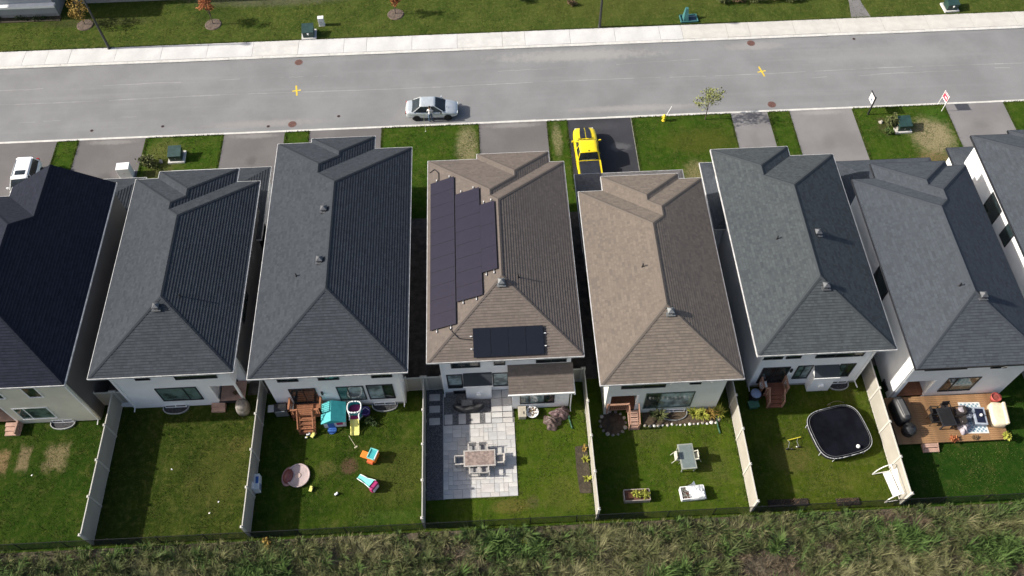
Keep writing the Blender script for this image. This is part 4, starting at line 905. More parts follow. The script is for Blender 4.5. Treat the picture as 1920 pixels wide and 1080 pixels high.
def crumple(name, label, loc, rx, ry, h, mat, seed, cat, n=26, folds=7, rz=0):
    """heap of cloth: a domed sheet with ridged folds and a ragged rim"""
    rnd = random.Random(seed); ph = [(rnd.uniform(2, 9), rnd.uniform(2, 9), rnd.uniform(0, 6)) for _ in range(folds)]; vs = []; fs = []
    for j in range(n+1):
        r = j/n
        for i in range(n*2):
            a = 6.2832*i/(n*2); k = 1+.18*math.sin(3*a+ph[0][2])+.1*math.sin(7*a+ph[1][2])
            x, y = r*k*math.cos(a), r*k*math.sin(a); f = sum(abs(math.sin(p[0]*x+p[1]*y+p[2])) for p in ph)/folds
            z = h*max(0, (1-r**2.2))*(.45+.85*f)+.02+.05*(1-r)*f
            if j == n: z = .005
            vs.append((x*rx, y*ry, z))
    m2 = n*2
    for j in range(n):
        for i in range(m2): fs.append((j*m2+i, (j+1)*m2+i, (j+1)*m2+(i+1) % m2, j*m2+(i+1) % m2))
    root = thing(name, label, cat, loc, rz); MB().add(vs, fs).build('cloth', mat, root, smooth=True, fixn=False); return root
m_tarp = M('brown tarpaulin', (.085, .06, .055), .5, var=.6, scale=4.0); m_tarp2 = M('mauve brown cover', (.10, .066, .068), .55, var=.45, scale=5.0)
c = G(1036, 792); crumple('tarpaulin', 'crumpled brown tarpaulin heap on the lawn, nearer one', (c[0], c[1], .004), .62, .55, .42, m_tarp, 2, 'tarpaulin')
c = G(1052, 775); crumple('tarpaulin', 'crumpled brown tarpaulin heap against the white wall', (c[0], c[1], .004), .68, .45, .5, m_tarp2, 5, 'tarpaulin', folds=9)
# round white bowl and box beside the extension
c = G(998, 776); o = thing('planter_bowl', 'round white bowl planter beside the extension wall', 'planter', (c[0], c[1], .004))
MB().lathe((0, 0, 0), [(.2, 0), (.3, .12), (.42, .3), (.44, .34), (.38, .33), (.34, .26)], 20).build('bowl', m_trim, o, smooth=True); mb = MB(); rr = random.Random(4); leaves(mb, (.02, .05, .34), (.25, .25, .12), 60, .09, rr); mb.build('dry_stems', lf_brown, o, fixn=False)
c = G(979, 777); o = thing('deck_box', 'flat beige storage box standing beside the extension wall', 'box', (c[0], c[1], .004)); m_bx = M('beige plastic', (.42, .38, .31), .6)
MB().box((0, 0, 0), (.5, .75, .42)).build('body', m_bx, o, bevel=.02); MB().box((0, 0, .423), (.54, .79, .05), taper=(.96, .97)).build('lid', m_bx, o); MB().box((.1, -.1, .475), (.05, .2, .02)).build('handle', m_dark, o)
# curved dark cover
c = G(879, 766); o = thing('curved_sofa', 'dark covered curved sofa on the gravel beside the grey bay', 'sofa', (c[0], c[1], .03)); rings = []; n = 14; m_dkc = M('dark grey cover', (.035, .035, .038), .75, var=.4, scale=4)
for i in range(n+1):
    a = R(188+160*i/n); d = Vector((math.cos(a), math.sin(a)*.55, 0)); ri, rt = .45, 1.08; hh = .42+.05*math.sin(5*i)
    rings.append([(d*ri)+Vector((0, .22, 0)), d*rt+Vector((0, .22, 0)), d*(rt-.03)+Vector((0, .22, hh+.16)), d*(rt-.16)+Vector((0, .22, hh+.16)), d*(ri+.06)+Vector((0, .22, hh-.06))])
MB().loft(rings).build('cover', m_dkc, o, smooth=False); MB().box((-.1, .25, 0), (.8, .5, .42), .05, taper=(.92, .9)).build('seat_block', M('grey cover', (.16, .155, .15), .85, var=.2, scale=4), o, bevel=.02)
MB().box((-.75, .2, 0), (.08, .5, .3), .1).build('side_cushion', m_dkc, o, bevel=.02)
def ground_tube(name, label, pts, r, mat, cat):
    root = thing(name, label, cat, (*pts[0], r)); p0 = Vector((*pts[0], 0)); P = [Vector((*p, 0))-p0 for p in pts]; MB().tube(P, r, 8).build('pipe', mat, root, smooth=True); MB().cyl(P[0]+Vector((0, .05, .25)), P[0], r*1.1, r*1.1, 8).build('elbow', mat, root); return root
m_hose = M('green pipe', (.03, .09, .055), .5, var=.2)
ground_tube('drain_pipe', 'green drain pipe lying on the lawn beside the brown tarpaulin', [G(1067, 785), G(1070, 795), G(1073, 804)], .05, m_hose, 'pipe')
ground_tube('drain_pipe', 'green drain pipe lying on the lawn by the yellow grasses', [G(1343, 785), G(1346, 800), G(1350, 813)], .055, m_hose, 'pipe')
# planting bed along the fence
bed = struct(MB().prism([(4.75, 18.35), (5.53, 18.3), (5.5, 21.6), (4.7, 21.5), (4.66, 20.0)], 0, .05).build('planting_bed', m_soil))
for (p, mt, n, L, lab) in (((1095, 843), lf_gold, 26, .3, 'small yellowing plant, farthest in the bed by the fence'), ((1097, 864), lf_yel, 40, .42, 'bright yellow-green plant, middle of the bed by the fence'), ((1100, 899), lf_yel, 40, .38, 'bright yellow-green plant, nearest in the bed by the fence')):
    tuft('hosta_plant', lab, (*G(*p), .04), n, L, mt, p[1], .95, .05)

# ------------------------------------------------------------------ yard with glass table
m_glt = M('frosted glass', (.15, .18, .175), .12, var=.08, spec=.6); m_pfr = M('grey-green metal', (.30, .32, .28), .45, .2)
o = dining_table('rectangular frosted glass table on the lawn with two tilted chairs', (*G(1285, 863), .004), 1.0, 1.72, .72, m_pfr, m_glt, R(2))
ch = [(-.72, .05, -90, 'pale folding chair tipped against the left of the glass table'), (.72, .05, 90, 'pale folding chair tipped against the right of the glass table')]
for (dx, dy, rz, lab) in ch:
    c = G(1285, 863); q = arm_chair(lab, (c[0]+dx, c[1]+dy, .03), R(rz), M('pale beige metal', (.46, .45, .38), .5), M('pale sling fabric', (.42, .42, .36), .8), 'chairs tipped against the glass table', thin=True); q.rotation_euler = (R(-24), 0, R(rz)); q.location.z = .09
def raised_planter(label, px, py, L, D, h, mat, soil=True, rz=0):
    o = thing('raised_planter', label, 'planter', (*G(px, py), .004), rz)
    for sy in (-1, 1):
        for k in range(2): MB().bb(-L/2, L/2, sy*D/2-.025, sy*D/2+.025, h*k/2+.01, h*(k+1)/2-.006).build('board', mat, o)
    for sx in (-1, 1):
        for k in range(2): MB().bb(sx*L/2-.025, sx*L/2+.025, -D/2+.027, D/2-.027, h*k/2+.01, h*(k+1)/2-.006).build('board', mat, o)
    MB().bb(-L/2+.03, L/2-.03, -D/2+.03, D/2-.03, .02, h-.08).build('soil', M('planter soil', (.10, .045, .03), .95, var=.4, scale=5, fine=.4), o); return o
o = raised_planter('wooden raised planter with yellow plants near the back fence', 1193, 932, 1.62, .72, .45, M('weathered grey wood', (.34, .29, .25), .8, fine=.3)); rr = random.Random(8); mb = MB()
for (x, y) in ((-.1, .05), (.15, 0), (.5, .1), (.62, -.05), (.55, -.1)): leaves(mb, (x, y, .48), (.2, .2, .14), 60, .1, rr)
mb.build('plants', lf_yel, o, fixn=False); MB().bb(-.55, -.3, -.2, .2, .38, .42).build('seed_tray', m_wood, o)
o = raised_planter('white raised planter half covered with a plastic sheet', 1297, 927, 1.5, .8, .45, m_trim, rz=R(3))
mb = MB(); rr = random.Random(12)
for k in range(60): x, y = rr.uniform(-.7, .1), rr.uniform(-.35, .35); mb.box((x, y, .36), (.12, .05, .05), rr.uniform(0, 3))
mb.build('mulch', M('pale grey mulch', (.25, .25, .22), .9, var=.5, scale=12), o)
m_film = M('milky plastic film', (.68, .70, .72), .25, var=.15, scale=3, spec=.6); vs = []; fs = []; n = 12; rr = random.Random(20)
for j in range(n+1):
    for i in range(n+1):
        x = -.25+1.1*i/n; y = -.46+.95*j/n; edge = max(abs(y)/.47, (x-.3)/.5); z = .5+.09*math.sin(4*x+3*y)+rr.uniform(-.03, .03) if edge < .85 else .5-.35*(edge-.85)/.25
        vs.append((x+.15*(1 if j > n*.6 else 0)*(1-i/n)*-1, y, max(.1, z)))
for j in range(n):
    for i in range(n): fs.append((j*(n+1)+i, j*(n+1)+i+1, (j+1)*(n+1)+i+1, (j+1)*(n+1)+i))
MB().add(vs, fs).build('plastic_sheet', m_film, o, fixn=False); MB().add([(-.35, .4, .45), (.25, .42, .5), (.1, .55, .95), (-.05, .45, .72)], [(0, 1, 2, 3), (0, 1, 3)]).build('folded_sheet', m_film, o, fixn=False)
m_rock = M('pale field stone', (.42, .39, .34), .9, var=.3, scale=5, fine=.3, bmp=.5); m_rockd = M('grey field stone', (.24, .225, .205), .9, var=.35, scale=5, fine=.3, bmp=.5)
def stone(parent, x, y, r, mat, rnd, name='stone'):
    mb = MB().blob((0, 0, 0), (r, r*rnd.uniform(.7, 1), r*rnd.uniform(.5, .75)), 7, 4, .18, rnd=rnd); o = mb.build(name, mat, parent); o.location = (x, y, r*.3); o.rotation_euler = (0, 0, rnd.uniform(0, 6)); return o
rr = random.Random(31); o = thing('stone_ring_bed', 'round soil bed ringed with grey stones beside the pinkish stairs', 'flower bed', (*G(1149, 794), .004)); MB().lathe((0, 0, 0), [(.85, -.01), (.8, .06), (.4, .1), (.05, .11)], 20).build('soil', M('dark brown soil', (.06, .045, .03), .95, var=.4, scale=4, fine=.5), o)
for k in range(15): a = 6.28*k/15; stone(o, .86*math.cos(a), .86*math.sin(a), rr.uniform(.11, .18), rr.choice((m_rockd, m_rockd, m_rock, m_rockd)), rr)
fb = thing('flower_bed', 'narrow flower bed with white edging stones along the grey-green wall', 'flower bed', (11.8, y5-.55, .004)); MB().prism(rect(-2.4, 2.75, -.42, .52), -.004, .04).build('soil', M('bed mulch', (.075, .055, .035), .95, var=.4, scale=5, fine=.4), fb)
for k in range(17):
    x = -2.3+k*.3+rr.uniform(-.05, .05); stone(fb, x, -.44+rr.uniform(-.05, .05), rr.uniform(.08, .14), rr.choice((m_rock, M('white stone', (.68, .66, .62), .85, var=.15, scale=5), m_rock)), rr)
for k in range(3): stone(fb, 2.72+rr.uniform(-.05, .1), -.2+.3*k, .16, m_rock, rr)
k = 0
for (px, py, n, L, mt, lab) in ((1236, 783, 100, .75, lf_olive, 'green grass clump left of the window well'), (1222, 780, 40, .4, lf_dark, 'dark low plant beside the pinkish stairs'), (1300, 779, 90, .7, lf_yel, 'yellow ornamental grass, first right of the window well'), (1315, 781, 90, .75, lf_yel, 'yellow ornamental grass, second right of the window well'), (1330, 779, 90, .7, lf_gold, 'golden ornamental grass, third right of the window well'), (1346, 776, 90, .7, lf_yel, 'yellow ornamental grass at the house corner')):
    tuft('ornamental_grass', lab, (*G(px, py), .04), n, L, mt, px, 1.0, .035, group='grasses in the flower bed')

# ------------------------------------------------------------------ trampoline yard
m_mat = M('black trampoline mat', (.006, .0065, .010), .8, spec=.03, var=.3, scale=1.2); m_rim = M('pale rim tube', (.42, .43, .44), .4)
def superellipse(a, b, n, e=.62):
    out = []
    for i in range(n):
        t = 6.283185*i/n; c_, s_ = math.cos(t), math.sin(t); out.append((a*math.copysign(abs(c_)**e, c_), b*math.copysign(abs(s_)**e, s_)))
    return out
tp = thing('trampoline', 'large black rounded-square trampoline with white rim', 'trampoline', (22.1, 21.45, .004), R(12)); O_ = superellipse(1.84, 1.70, 48, .55); rings = []
for (k, z) in ((1.0, .60), (.99, .66), (.93, .645), (.86, .62), (.6, .58), (.3, .555), (.002, .55)): rings.append([(x*k, y*k, z) for x, y in O_])
MB().loft(rings, caps=False).build('mat', m_mat, tp, smooth=True, fixn=False)
MB().loft([[(x*1.0, y*1.0, .6) for x, y in O_], [(x*1.01, y*1.01, .3) for x, y in O_]], caps=False).build('skirt', M('black skirt', (.012, .012, .014), .7), tp, fixn=False)
MB().tube([(x*1.02, y*1.02, .62) for x, y in O_+O_[:1]], .022, 6).build('rim', m_rim, tp, smooth=True); MB().tube([(x*.955, y*.955, .675) for x, y in O_+O_[:1]], .014, 5).build('pad_seam', M('grey seam', (.12, .125, .13), .5), tp)
for k in range(8): x, y = O_[k*6+3]; MB().cyl((x*1.0, y*1.0, 0), (x*1.0, y*1.0, .6), .03, n=6).build('leg', m_rim, tp)
cpt = G(1609, 837, .72); o = thing('ball', 'white ball lying on the black trampoline', 'ball', (cpt[0], cpt[1], .62)); MB().lathe((0, 0, 0), [(.02, 0), (.07, .02), (.115, .06), (.13, .12), (.115, .18), (.07, .225), (.02, .24)], 14).build('ball_skin', m_trim, o, smooth=True)
MB().lathe((0, 0, 0), [(.1315, .115), (.1315, .125)], 14).build('seam', m_cush, o)
o = thing('water_barrel', 'dark barrel with pale blue lid beside the small deck', 'barrel', (*G(1412, 748), .004)); MB().lathe((0, 0, 0), [(.3, 0), (.36, .25), (.36, .7), (.32, .85)], 18).build('body', m_black, o, smooth=True); MB().lathe((0, 0, .85), [(.35, 0), (.35, .05), (.3, .09), (.05, .11)], 18).build('lid', M('pale blue plastic', (.20, .25, .36), .5), o, smooth=True)
o = thing('storage_tub', 'dark green tub on the shaded lawn below the barrel', 'tub', (*G(1411, 762), .004)); MB().box((0, 0, 0), (.6, .42, .35), .1, taper=(1.12, 1.12)).build('body', M('dark green plastic', (.03, .09, .06), .5), o, bevel=.02); MB().box((0, 0, .35), (.72, .52, .05), .1).build('lid', M('green plastic lid', (.05, .14, .09), .5), o, bevel=.01)
# white garden swing by the fence
m_sw = M('white painted metal', (.78, .77, .74), .4, var=.05); sw_ = thing('swing_seat', 'white garden swing seat standing against the sunlit fence', 'swing seat', (*G(1667, 912), .004), R(98))
for sx in (-1, 1):
    P = [Vector((sx*.95, .75*math.cos(a), 1.35*math.sin(a)+.05)) for a in [R(t) for t in (5, 30, 55, 80, 105, 130, 155, 175)]]; MB().tube(P, .035, 6).build('side_frame', m_sw, sw_, smooth=True)
    MB().tube([(sx*.95, -.75, .04), (sx*.95, .75, .04)], .03, 6).build('foot', m_sw, sw_)
    MB().tube([(sx*.72, .0, 1.36), (sx*.72, .05, .5)], .012, 5).build('hanger', m_sw, sw_)
MB().cyl((-.95, 0, 1.4), (.95, 0, 1.4), .035, n=8).build('top_bar', m_sw, sw_); mb = MB()
for k in range(8): MB().bb(-.78, .78, -.24+k*.065, -.19+k*.065, .46, .49).build('seat_slat', m_sw, sw_)
for k in range(7): MB().box((0, -.3-.03*k, .52+.07*k), (1.56, .03, .055)).build('back_slat', m_sw, sw_)
# toy scooter frame with yellow bar
o = thing('push_toy', 'small broken push toy with a yellow bar on the lawn', 'toy', (*G(1490, 834), .004), R(5)); m_yl = M('yellow plastic', (.65, .55, .05), .45)
MB().cyl((-.42, .32, .14), (.5, .42, .16), .03, n=6).build('bar', m_yl, o); MB().tube([(-.55, -.25, .05), (-.4, .1, .3), (-.42, .32, .14)], .015, 5).build('frame', m_galv, o); MB().tube([(.2, -.2, .1), (.1, .1, .28), (.3, .38, .15)], .015, 5).build('frame', m_galv, o)
for (x, y) in ((-.6, -.25), (.2, -.22), (-.3, -.3)): MB().cyl((x, y-.03, .1), (x, y+.03, .1), .1, n=12).build('wheel', m_black, o)
MB().cyl((.05, -.22, .1), (.05, -.16, .1), .04, n=8).build('hub', m_trim, o)
for (px, py, L, lab) in ((1478, 943, 2.6, 'long dark soil bed with dead stems at the back fence'), (1590, 941, 1.5, 'short dark soil bed with dead stems at the back fence')):
    o = thing('soil_bed', lab, 'flower bed', (*G(px, py), .004)); MB().box((0, 0, -.004), (L, .5, .1), .0, taper=(.95, .85)).build('soil', M('black soil', (.025, .019, .015), .95, var=.4, scale=5, fine=.5), o); mb = MB(); rr = random.Random(px)
    for k in range(40): x, y = rr.uniform(-L/2, L/2), rr.uniform(-.2, .2); mb.cyl((x, y, .05), (x+rr.uniform(-.1, .1), y+rr.uniform(-.1, .1), rr.uniform(.2, .5)), .008, .004, 4)
    mb.build('dead_stems', lf_brown, o, fixn=False)
o = thing('garden_hose', 'thin garden hose looped on the grass behind the trampoline', 'hose', (*G(1560, 760), .02)); P = [Vector((-.45+.3*math.cos(t*.8), .1*math.sin(t*1.3), .0)) + Vector((t*.12, t*.03, 0)) for t in np.arange(0, 9, .4)]; MB().tube(P, .018, 5).build('hose', M('tan hose', (.25, .2, .14), .6), o); MB().cyl(P[-1], P[-1]+Vector((.12, .06, 0)), .025, n=6).build('nozzle', m_black, o)

# ------------------------------------------------------------------ large deck furniture (deck top at 0.35 m)
DZ = .352
o = thing('barbecue', 'large barbecue under a black cover on the golden deck', 'barbecue', (*G(1687, 772, .8), DZ), R(8)); m_cov = M('black vinyl cover', (.022, .023, .025), .42, var=.3, scale=3)
O2 = superellipse(.42, .88, 24, .5); MB().loft([[(x*k, y*k2, z) for x, y in O2] for (k, k2, z) in ((1.0, 1.0, .0), (.96, .98, .5), (.95, .97, .85), (.72, .93, 1.08), (.4, .86, 1.16), (.1, .4, 1.17))]).build('cover', m_cov, o, smooth=True); MB().box((.0, 0, 1.13), (.4, 1.25, .05), taper=(.8, .9)).build('lid_ridge', M('grey vinyl', (.07, .072, .075), .45), o, bevel=.015)
o = thing('kettle_grill', 'round grill under a black cover at the front of the golden deck', 'grill', (*G(1702, 808, .5), DZ)); MB().lathe((0, 0, 0), [(.40, 0), (.43, .35), (.45, .55), (.36, .68), (.2, .76), (.05, .8)], 14).build('cover', m_cov, o); MB().lathe((0, 0, .805), [(.06, 0), (.05, .05)], 8).build('knob', m_black, o)
o = dining_table('black metal patio table between black chairs on the deck', (*G(1774, 782, 1.0), DZ), .95, 1.3, .72, m_dark, M('smoked glass', (.018, .018, .02), .15), R(4))
for (px, py, rz, lab) in ((1752, 786, -88, 'black mesh chair left of the deck table, front'), (1752, 772, -92, 'black mesh chair left of the deck table, back'), (1798, 790, 90, 'black mesh chair right of the deck table, front'), (1797, 772, 92, 'black mesh chair right of the deck table, back'), (1773, 766, 182, 'black mesh chair at the house side of the deck table')):
    arm_chair(lab, (*G(px, py, .8), DZ), R(rz), M('black chair frame', (.02, .018, .018), .5), M('dark mesh', (.035, .028, .028), .8), 'black chairs round the deck table', thin=True)
def lattice_mat(name):
    m, nt, b = new_mat(name); co = oco(nt); s = N(nt, 'ShaderNodeSeparateXYZ'); nt.links.new(co, s.inputs[0])
    u = mth(nt, 'ADD', s.outputs[0], s.outputs[1]); v = mth(nt, 'SUBTRACT', s.outputs[0], s.outputs[1])
    def ln(q): return mth(nt, 'ABSOLUTE', mth(nt, 'SUBTRACT', mth(nt, 'FRACT', mth(nt, 'MULTIPLY', q, 3.6)), .5))
    k = mth(nt, 'MAXIMUM', ramp(nt, ln(u), .33, .40), ramp(nt, ln(v), .33, .40)); nt.links.new(mixc(nt, k, (.17, .27, .34), (.62, .66, .68)), b.inputs['Base Color']); b.inputs['Roughness'].default_value = .9; MATS[name] = m; return m
c = G(1825, 783, .36); rug = thing('outdoor_rug', 'white and blue lattice rug on the golden deck', 'rug', (c[0], c[1], DZ+.004), R(-2)); MB().bb(-.72, .72, -1.12, 1.12, 0, .008).build('rug_border', M('off-white fabric', (.62, .62, .6), .9), rug); MB().bb(-.62, .62, -1.02, 1.02, .0085, .012).build('rug_field', lattice_mat('blue lattice'), rug)
c = G(1838, 779, .9); o = thing('fire_table', 'navy fire table with a pale frame and white orb on the rug', 'table', (c[0], c[1], DZ+.018), R(-6)); m_pal = M('pale grey metal', (.32, .36, .42), .5); MB().bb(-.40, .40, -.62, .62, .42, .50).build('frame_top', m_pal, o, bevel=.01); MB().bb(-.27, .27, -.5, .5, .501, .52).build('burner_cover', M('navy metal', (.010, .014, .035), .45), o); MB().bb(-.34, .34, -.54, .54, 0, .42).build('base', m_pal, o)
o2 = thing('white_orb', 'small white orb on the navy fire table', 'ornament', (c[0]+.03, c[1], DZ+.54)); MB().lathe((0, 0, 0), [(.03, 0), (.09, .04), (.1, .1), (.08, .16), (.02, .2)], 12).build('orb', m_trim, o2, smooth=True); MB().lathe((0, 0, -.002), [(.05, 0), (.04, .015)], 8).build('foot', m_pal, o2)
m_bl = M('grey lilac blanket', (.30, .27, .30), .95, var=.35, scale=5); m_bl2 = M('blue-grey blanket', (.15, .17, .21), .95, var=.35, scale=5)
c = G(1817, 776, .5); crumple('blanket', 'blue-grey cover heaped beside the fire table', (c[0], c[1], DZ+.018), .42, .55, .5, m_bl2, 3, 'blanket')
c = G(1806, 800, .4); crumple('blanket', 'lilac-grey blanket trailing on the front of the deck', (c[0], c[1], DZ+.004), .45, .5, .42, m_bl, 9, 'blanket', folds=9)
c = G(1801, 768, .8); o = thing('round_cushion', 'round lilac-grey cushion on the chair beside the deck table', 'cushion', (c[0]+.05, c[1], DZ+.46)); MB().lathe((0, 0, 0), [(.12, 0), (.25, .05), (.27, .12), (.2, .19), (.05, .2)], 14).build('cushion', m_bl, o, smooth=True); MB().lathe((0, 0, .2), [(.03, 0), (.02, .01)], 8).build('button', m_bl2, o)
c = G(1870, 778, .6); o = thing('covered_sofa', 'outdoor sofa under a cream cover at the deck corner', 'sofa', (c[0], c[1], DZ), R(-8)); m_cream2 = M('cream canvas', (.62, .54, .40), .85, var=.12, scale=3); O3 = superellipse(.5, .85, 24, .45)
MB().loft([[(x*k+dx, y*k, z) for x, y in O3] for (k, dx, z) in ((1.0, 0, 0), (.98, 0, .3), (.96, -.02, .48), (.88, -.02, .56), (.7, .0, .585), (.2, .02, .58))]).build('cover', m_cream2, o, smooth=True); MB().bb(.26, .46, -.78, .78, .45, .75).build('back_ridge', m_cream2, o, bevel=.06)
c = G(1864, 748, .5); o = thing('flower_pot', 'round red pot on the deck by the house corner', 'pot', (c[0], c[1], DZ)); MB().lathe((0, 0, 0), [(.22, 0), (.3, .3), (.34, .5), (.3, .5), (.27, .42)], 18).build('pot', M('red glaze', (.36, .07, .06), .5), o, smooth=True); MB().lathe((0, 0, .41), [(.27, 0), (.1, .02)], 14).build('soil', M('red mulch', (.25, .06, .045), .9), o)
c = G(1886, 814, .5); bush('potted_plant', 'bright green leafy plant at the front corner of the deck', (c[0], c[1], DZ), (.3, .3, .28), lf_yel, 180, .13, 7, 'plant')
c = G(1790, 823, .45); bush('potted_plant', 'small rust-red plant at the front edge of the deck', (c[0], c[1], DZ), (.28, .2, .12), lf_rust, 120, .1, 9, 'plant')
c = G(1829, 819, .45); bush('potted_plant', 'small brown plant at the front edge of the deck', (c[0], c[1], DZ), (.2, .14, .1), lf_brown, 120, .08, 11, 'plant')
c = G(1676, 702, .6); o = thing('wheelbarrow', 'red wheelbarrow tray leaning in the shaded side passage', 'wheelbarrow', (c[0], c[1], .0), R(-15)); MB().box((0, 0, .32), (.75, 1.1, .32), 0, taper=(1.15, 1.1)).build('tray', M('red paint', (.45, .02, .035), .45), o, bevel=.03); MB().cyl((-.05, .62, .18), (.05, .62, .18), .18, n=14).build('wheel', m_black, o)
for sx in (-1, 1): MB().tube([(sx*.25, .6, .18), (sx*.3, -.3, .32), (sx*.32, -1.0, .5)], .02, 5).build('handle', m_wood, o); MB().cyl((sx*.28, -.35, 0), (sx*.28, -.3, .33), .02, n=6).build('leg', m_black, o)
c = G(1668, 722, .4); o = thing('storage_tote', 'dark storage box in the side passage below the red wheelbarrow', 'box', (c[0], c[1], 0)); MB().box((0, 0, 0), (.6, .8, .5), .1, taper=(1.05, 1.05)).build('body', m_black, o, bevel=.02); MB().box((0, 0, .5), (.68, .88, .06), .1).build('lid', M('charcoal plastic', (.04, .04, .042), .6), o, bevel=.01)

# ------------------------------------------------------------------ toys on the lawn of house 3
m_teal = M('teal plastic', (.05, .36, .38), .45, var=.1); m_aqua = M('aqua plastic', (.16, .55, .50), .45, var=.08); m_pink = M('magenta plastic', (.38, .03, .14), .45); m_or = M('orange plastic', (.75, .22, .03), .45, var=.08); m_ylw = M('pale yellow plastic', (.70, .66, .20), .45); m_blu = M('blue plastic', (.04, .12, .38), .45); m_wp = M('white plastic', (.70, .71, .72), .4)
c = G(630, 785); ph_ = thing('playhouse', 'teal-roofed plastic playhouse next to the deck', 'playhouse', (c[0], c[1], .004), R(3)); W2, D2 = .72, .62
MB().bb(-W2, W2, -D2, D2, 0, .95).build('wall', m_wp, ph_); mb = MB(); mb.add([(-W2-.1, -D2-.12, .92), (-.1, -D2-.12, 1.36), (-.1, D2+.12, 1.36), (-W2-.1, D2+.12, .92), (W2+.1, -D2-.12, .92), (W2+.1, D2+.12, .92)], [(0, 1, 2, 3), (1, 4, 5, 2), (0, 4, 1), (3, 2, 5)]); rf_ = mb.build('roof', m_teal, ph_)
for k in range(4): MB().bb(-W2+.02+.0, -W2+.1, -D2+.1+.3*k, -D2+.25+.3*k, .98, 1.04).build('roof_tile', M('dark teal plastic', (.03, .26, .28), .45), rf_)
MB().bb(-.45, -.02, -D2-.04, -D2-.001, .05, .75).build('door', m_blu, ph_); MB().bb(.15, .55, -D2-.04, -D2-.001, .4, .75).build('shutter', m_pink, ph_); MB().bb(-W2-.04, -W2-.001, -.3, .3, .35, .75).build('side_window', m_teal, ph_)
MB().lathe((-.24, -D2-.2, 0), [(.3, 0), (.3, .06), (.1, .08)], 12).build('doorstep', m_blu, ph_)
c = G(668, 783); pc = thing('toy_climber', 'white and purple plastic climber with a pale yellow slide', 'slide', (c[0], c[1], .004), R(0)); O4 = superellipse(.46, .42, 20, .7)
for (z, k) in ((.95, 1.0), (.05, 1.05)): MB().tube([(x*k, y*k+.35, z) for x, y in O4+O4[:1]], .05, 6).build('ring', m_wp, pc, smooth=True)
for k in range(4): x, y = O4[k*5+2]; MB().cyl((x*1.02, y*1.02+.35, .05), (x, y+.35, .95), .05, n=6).build('column', m_teal, pc)
MB().prism([(x*.92, y*.92+.35) for x, y in O4], .45, .5).build('platform', m_pink, pc); MB().loft([[(x*.99, y*.99+.35, .05) for x, y in O4], [(x*.97, y*.97+.35, .9) for x, y in O4]], caps=False).build('side_panel', m_teal, pc, fixn=False)
MB().bb(-.3, .3, -.38, .0, .38, .44).build('landing', m_pink, pc); MB().bb(-.22, .22, -.05, .1, .46, .56).build('yellow_step', m_ylw, pc)
for sx in (-1, 1): MB().tube([(sx*.42, .1, .95), (sx*.3, -.2, .8), (sx*.34, -.45, .6)], .045, 6).build('hand_rail', m_wp, pc, smooth=True)
mb = MB(); P = [(-.35, .5), (-.7, .28), (-1.0, .1), (-1.3, .05)]
for (a, b) in zip(P[:-1], P[1:]): mb.add([(-.25, a[0], a[1]), (.25, a[0], a[1]), (.25, b[0], b[1]), (-.25, b[0], b[1])], [(0, 1, 2, 3)])
mb.build('slide', m_ylw, pc, fixn=False)
for sx in (-1, 1): MB().tube([(sx*.27, y, z+.08) for y, z in P], .04, 6).build('slide_edge', m_ylw, pc, smooth=True)
c = G(687, 776); o = thing('toy_bin', 'purple plastic toy bin between the climber and the window well', 'bin', (c[0], c[1], .004)); MB().lathe((0, 0, 0), [(.25, 0), (.32, .5), (.34, .55), (.28, .54), (.26, .3)], 14).build('tub', M('purple plastic', (.09, .05, .22), .5), o, smooth=True); MB().tube([(-.3, 0, .5), (0, .2, .62), (.3, 0, .5)], .015, 5).build('handle', m_wp, o)
c = G(698, 792); bush('weedy_plant', 'loose leafy weed growing beside the window well', (c[0], c[1], 0), (.55, .4, .25), lf_dark, 240, .09, 21, 'plant')
c = G(697, 857); o = thing('toy_easel', 'orange and teal toy kitchen tipped on the lawn', 'toy', (c[0], c[1], .004), R(-22)); MB().bb(-.1, .42, -.35, .35, .04, .62).build('body', m_or, o, bevel=.03); mb = MB().bb(-.06, .38, -.3, .3, .621, .64); mb.build('top_panel', m_teal, o)
for (x0, x1, y0, y1) in ((-.1, .42, -.37, -.3), (-.1, .42, .3, .37), (-.12, -.06, -.37, .37), (.38, .44, -.37, .37)): MB().bb(x0, x1, y0, y1, .622, .7).build('rim', m_wp if x0 > .3 else m_aqua, o)
MB().bb(-.72, -.11, -.25, .2, .02, .14).build('tray', m_or, o, bevel=.02); MB().bb(-.1, .3, -.5, -.36, .04, .3).build('front_flap', M('red-orange plastic', (.62, .13, .05), .5), o)
c = G(689, 906); o = thing('toy_slide', 'toddler slide in aqua and magenta on the lawn', 'slide', (c[0], c[1], .004), R(-38)); P = [(-.75, .08, .17), (-.4, .12, .17), (-.1, .3, .19), (.25, .55, .26), (.45, .66, .3)]
MB().loft([[(x, -w_, z), (x, -w_+.03, z+.08), (x, -w_+.06, z), (x, w_-.06, z), (x, w_-.03, z+.08), (x, w_, z), (x, w_, max(0, z-.1)), (x, -w_, max(0, z-.1))] for (x, z, w_) in P]).build('chute', m_aqua, o); MB().bb(.46, .74, -.32, .32, 0, .6).build('ladder_block', m_pink, o, bevel=.04)
for k in range(2): MB().bb(.745, .82, -.25, .25, .15+.2*k, .2+.2*k).build('rung', m_wp, o)
for sy in (-1, 1): MB().tube([(-.7, sy*.17, .14), (.0, sy*.2, .42), (.6, sy*.31, .8)], .03, 5).build('side_edge', m_wp, o, smooth=True)
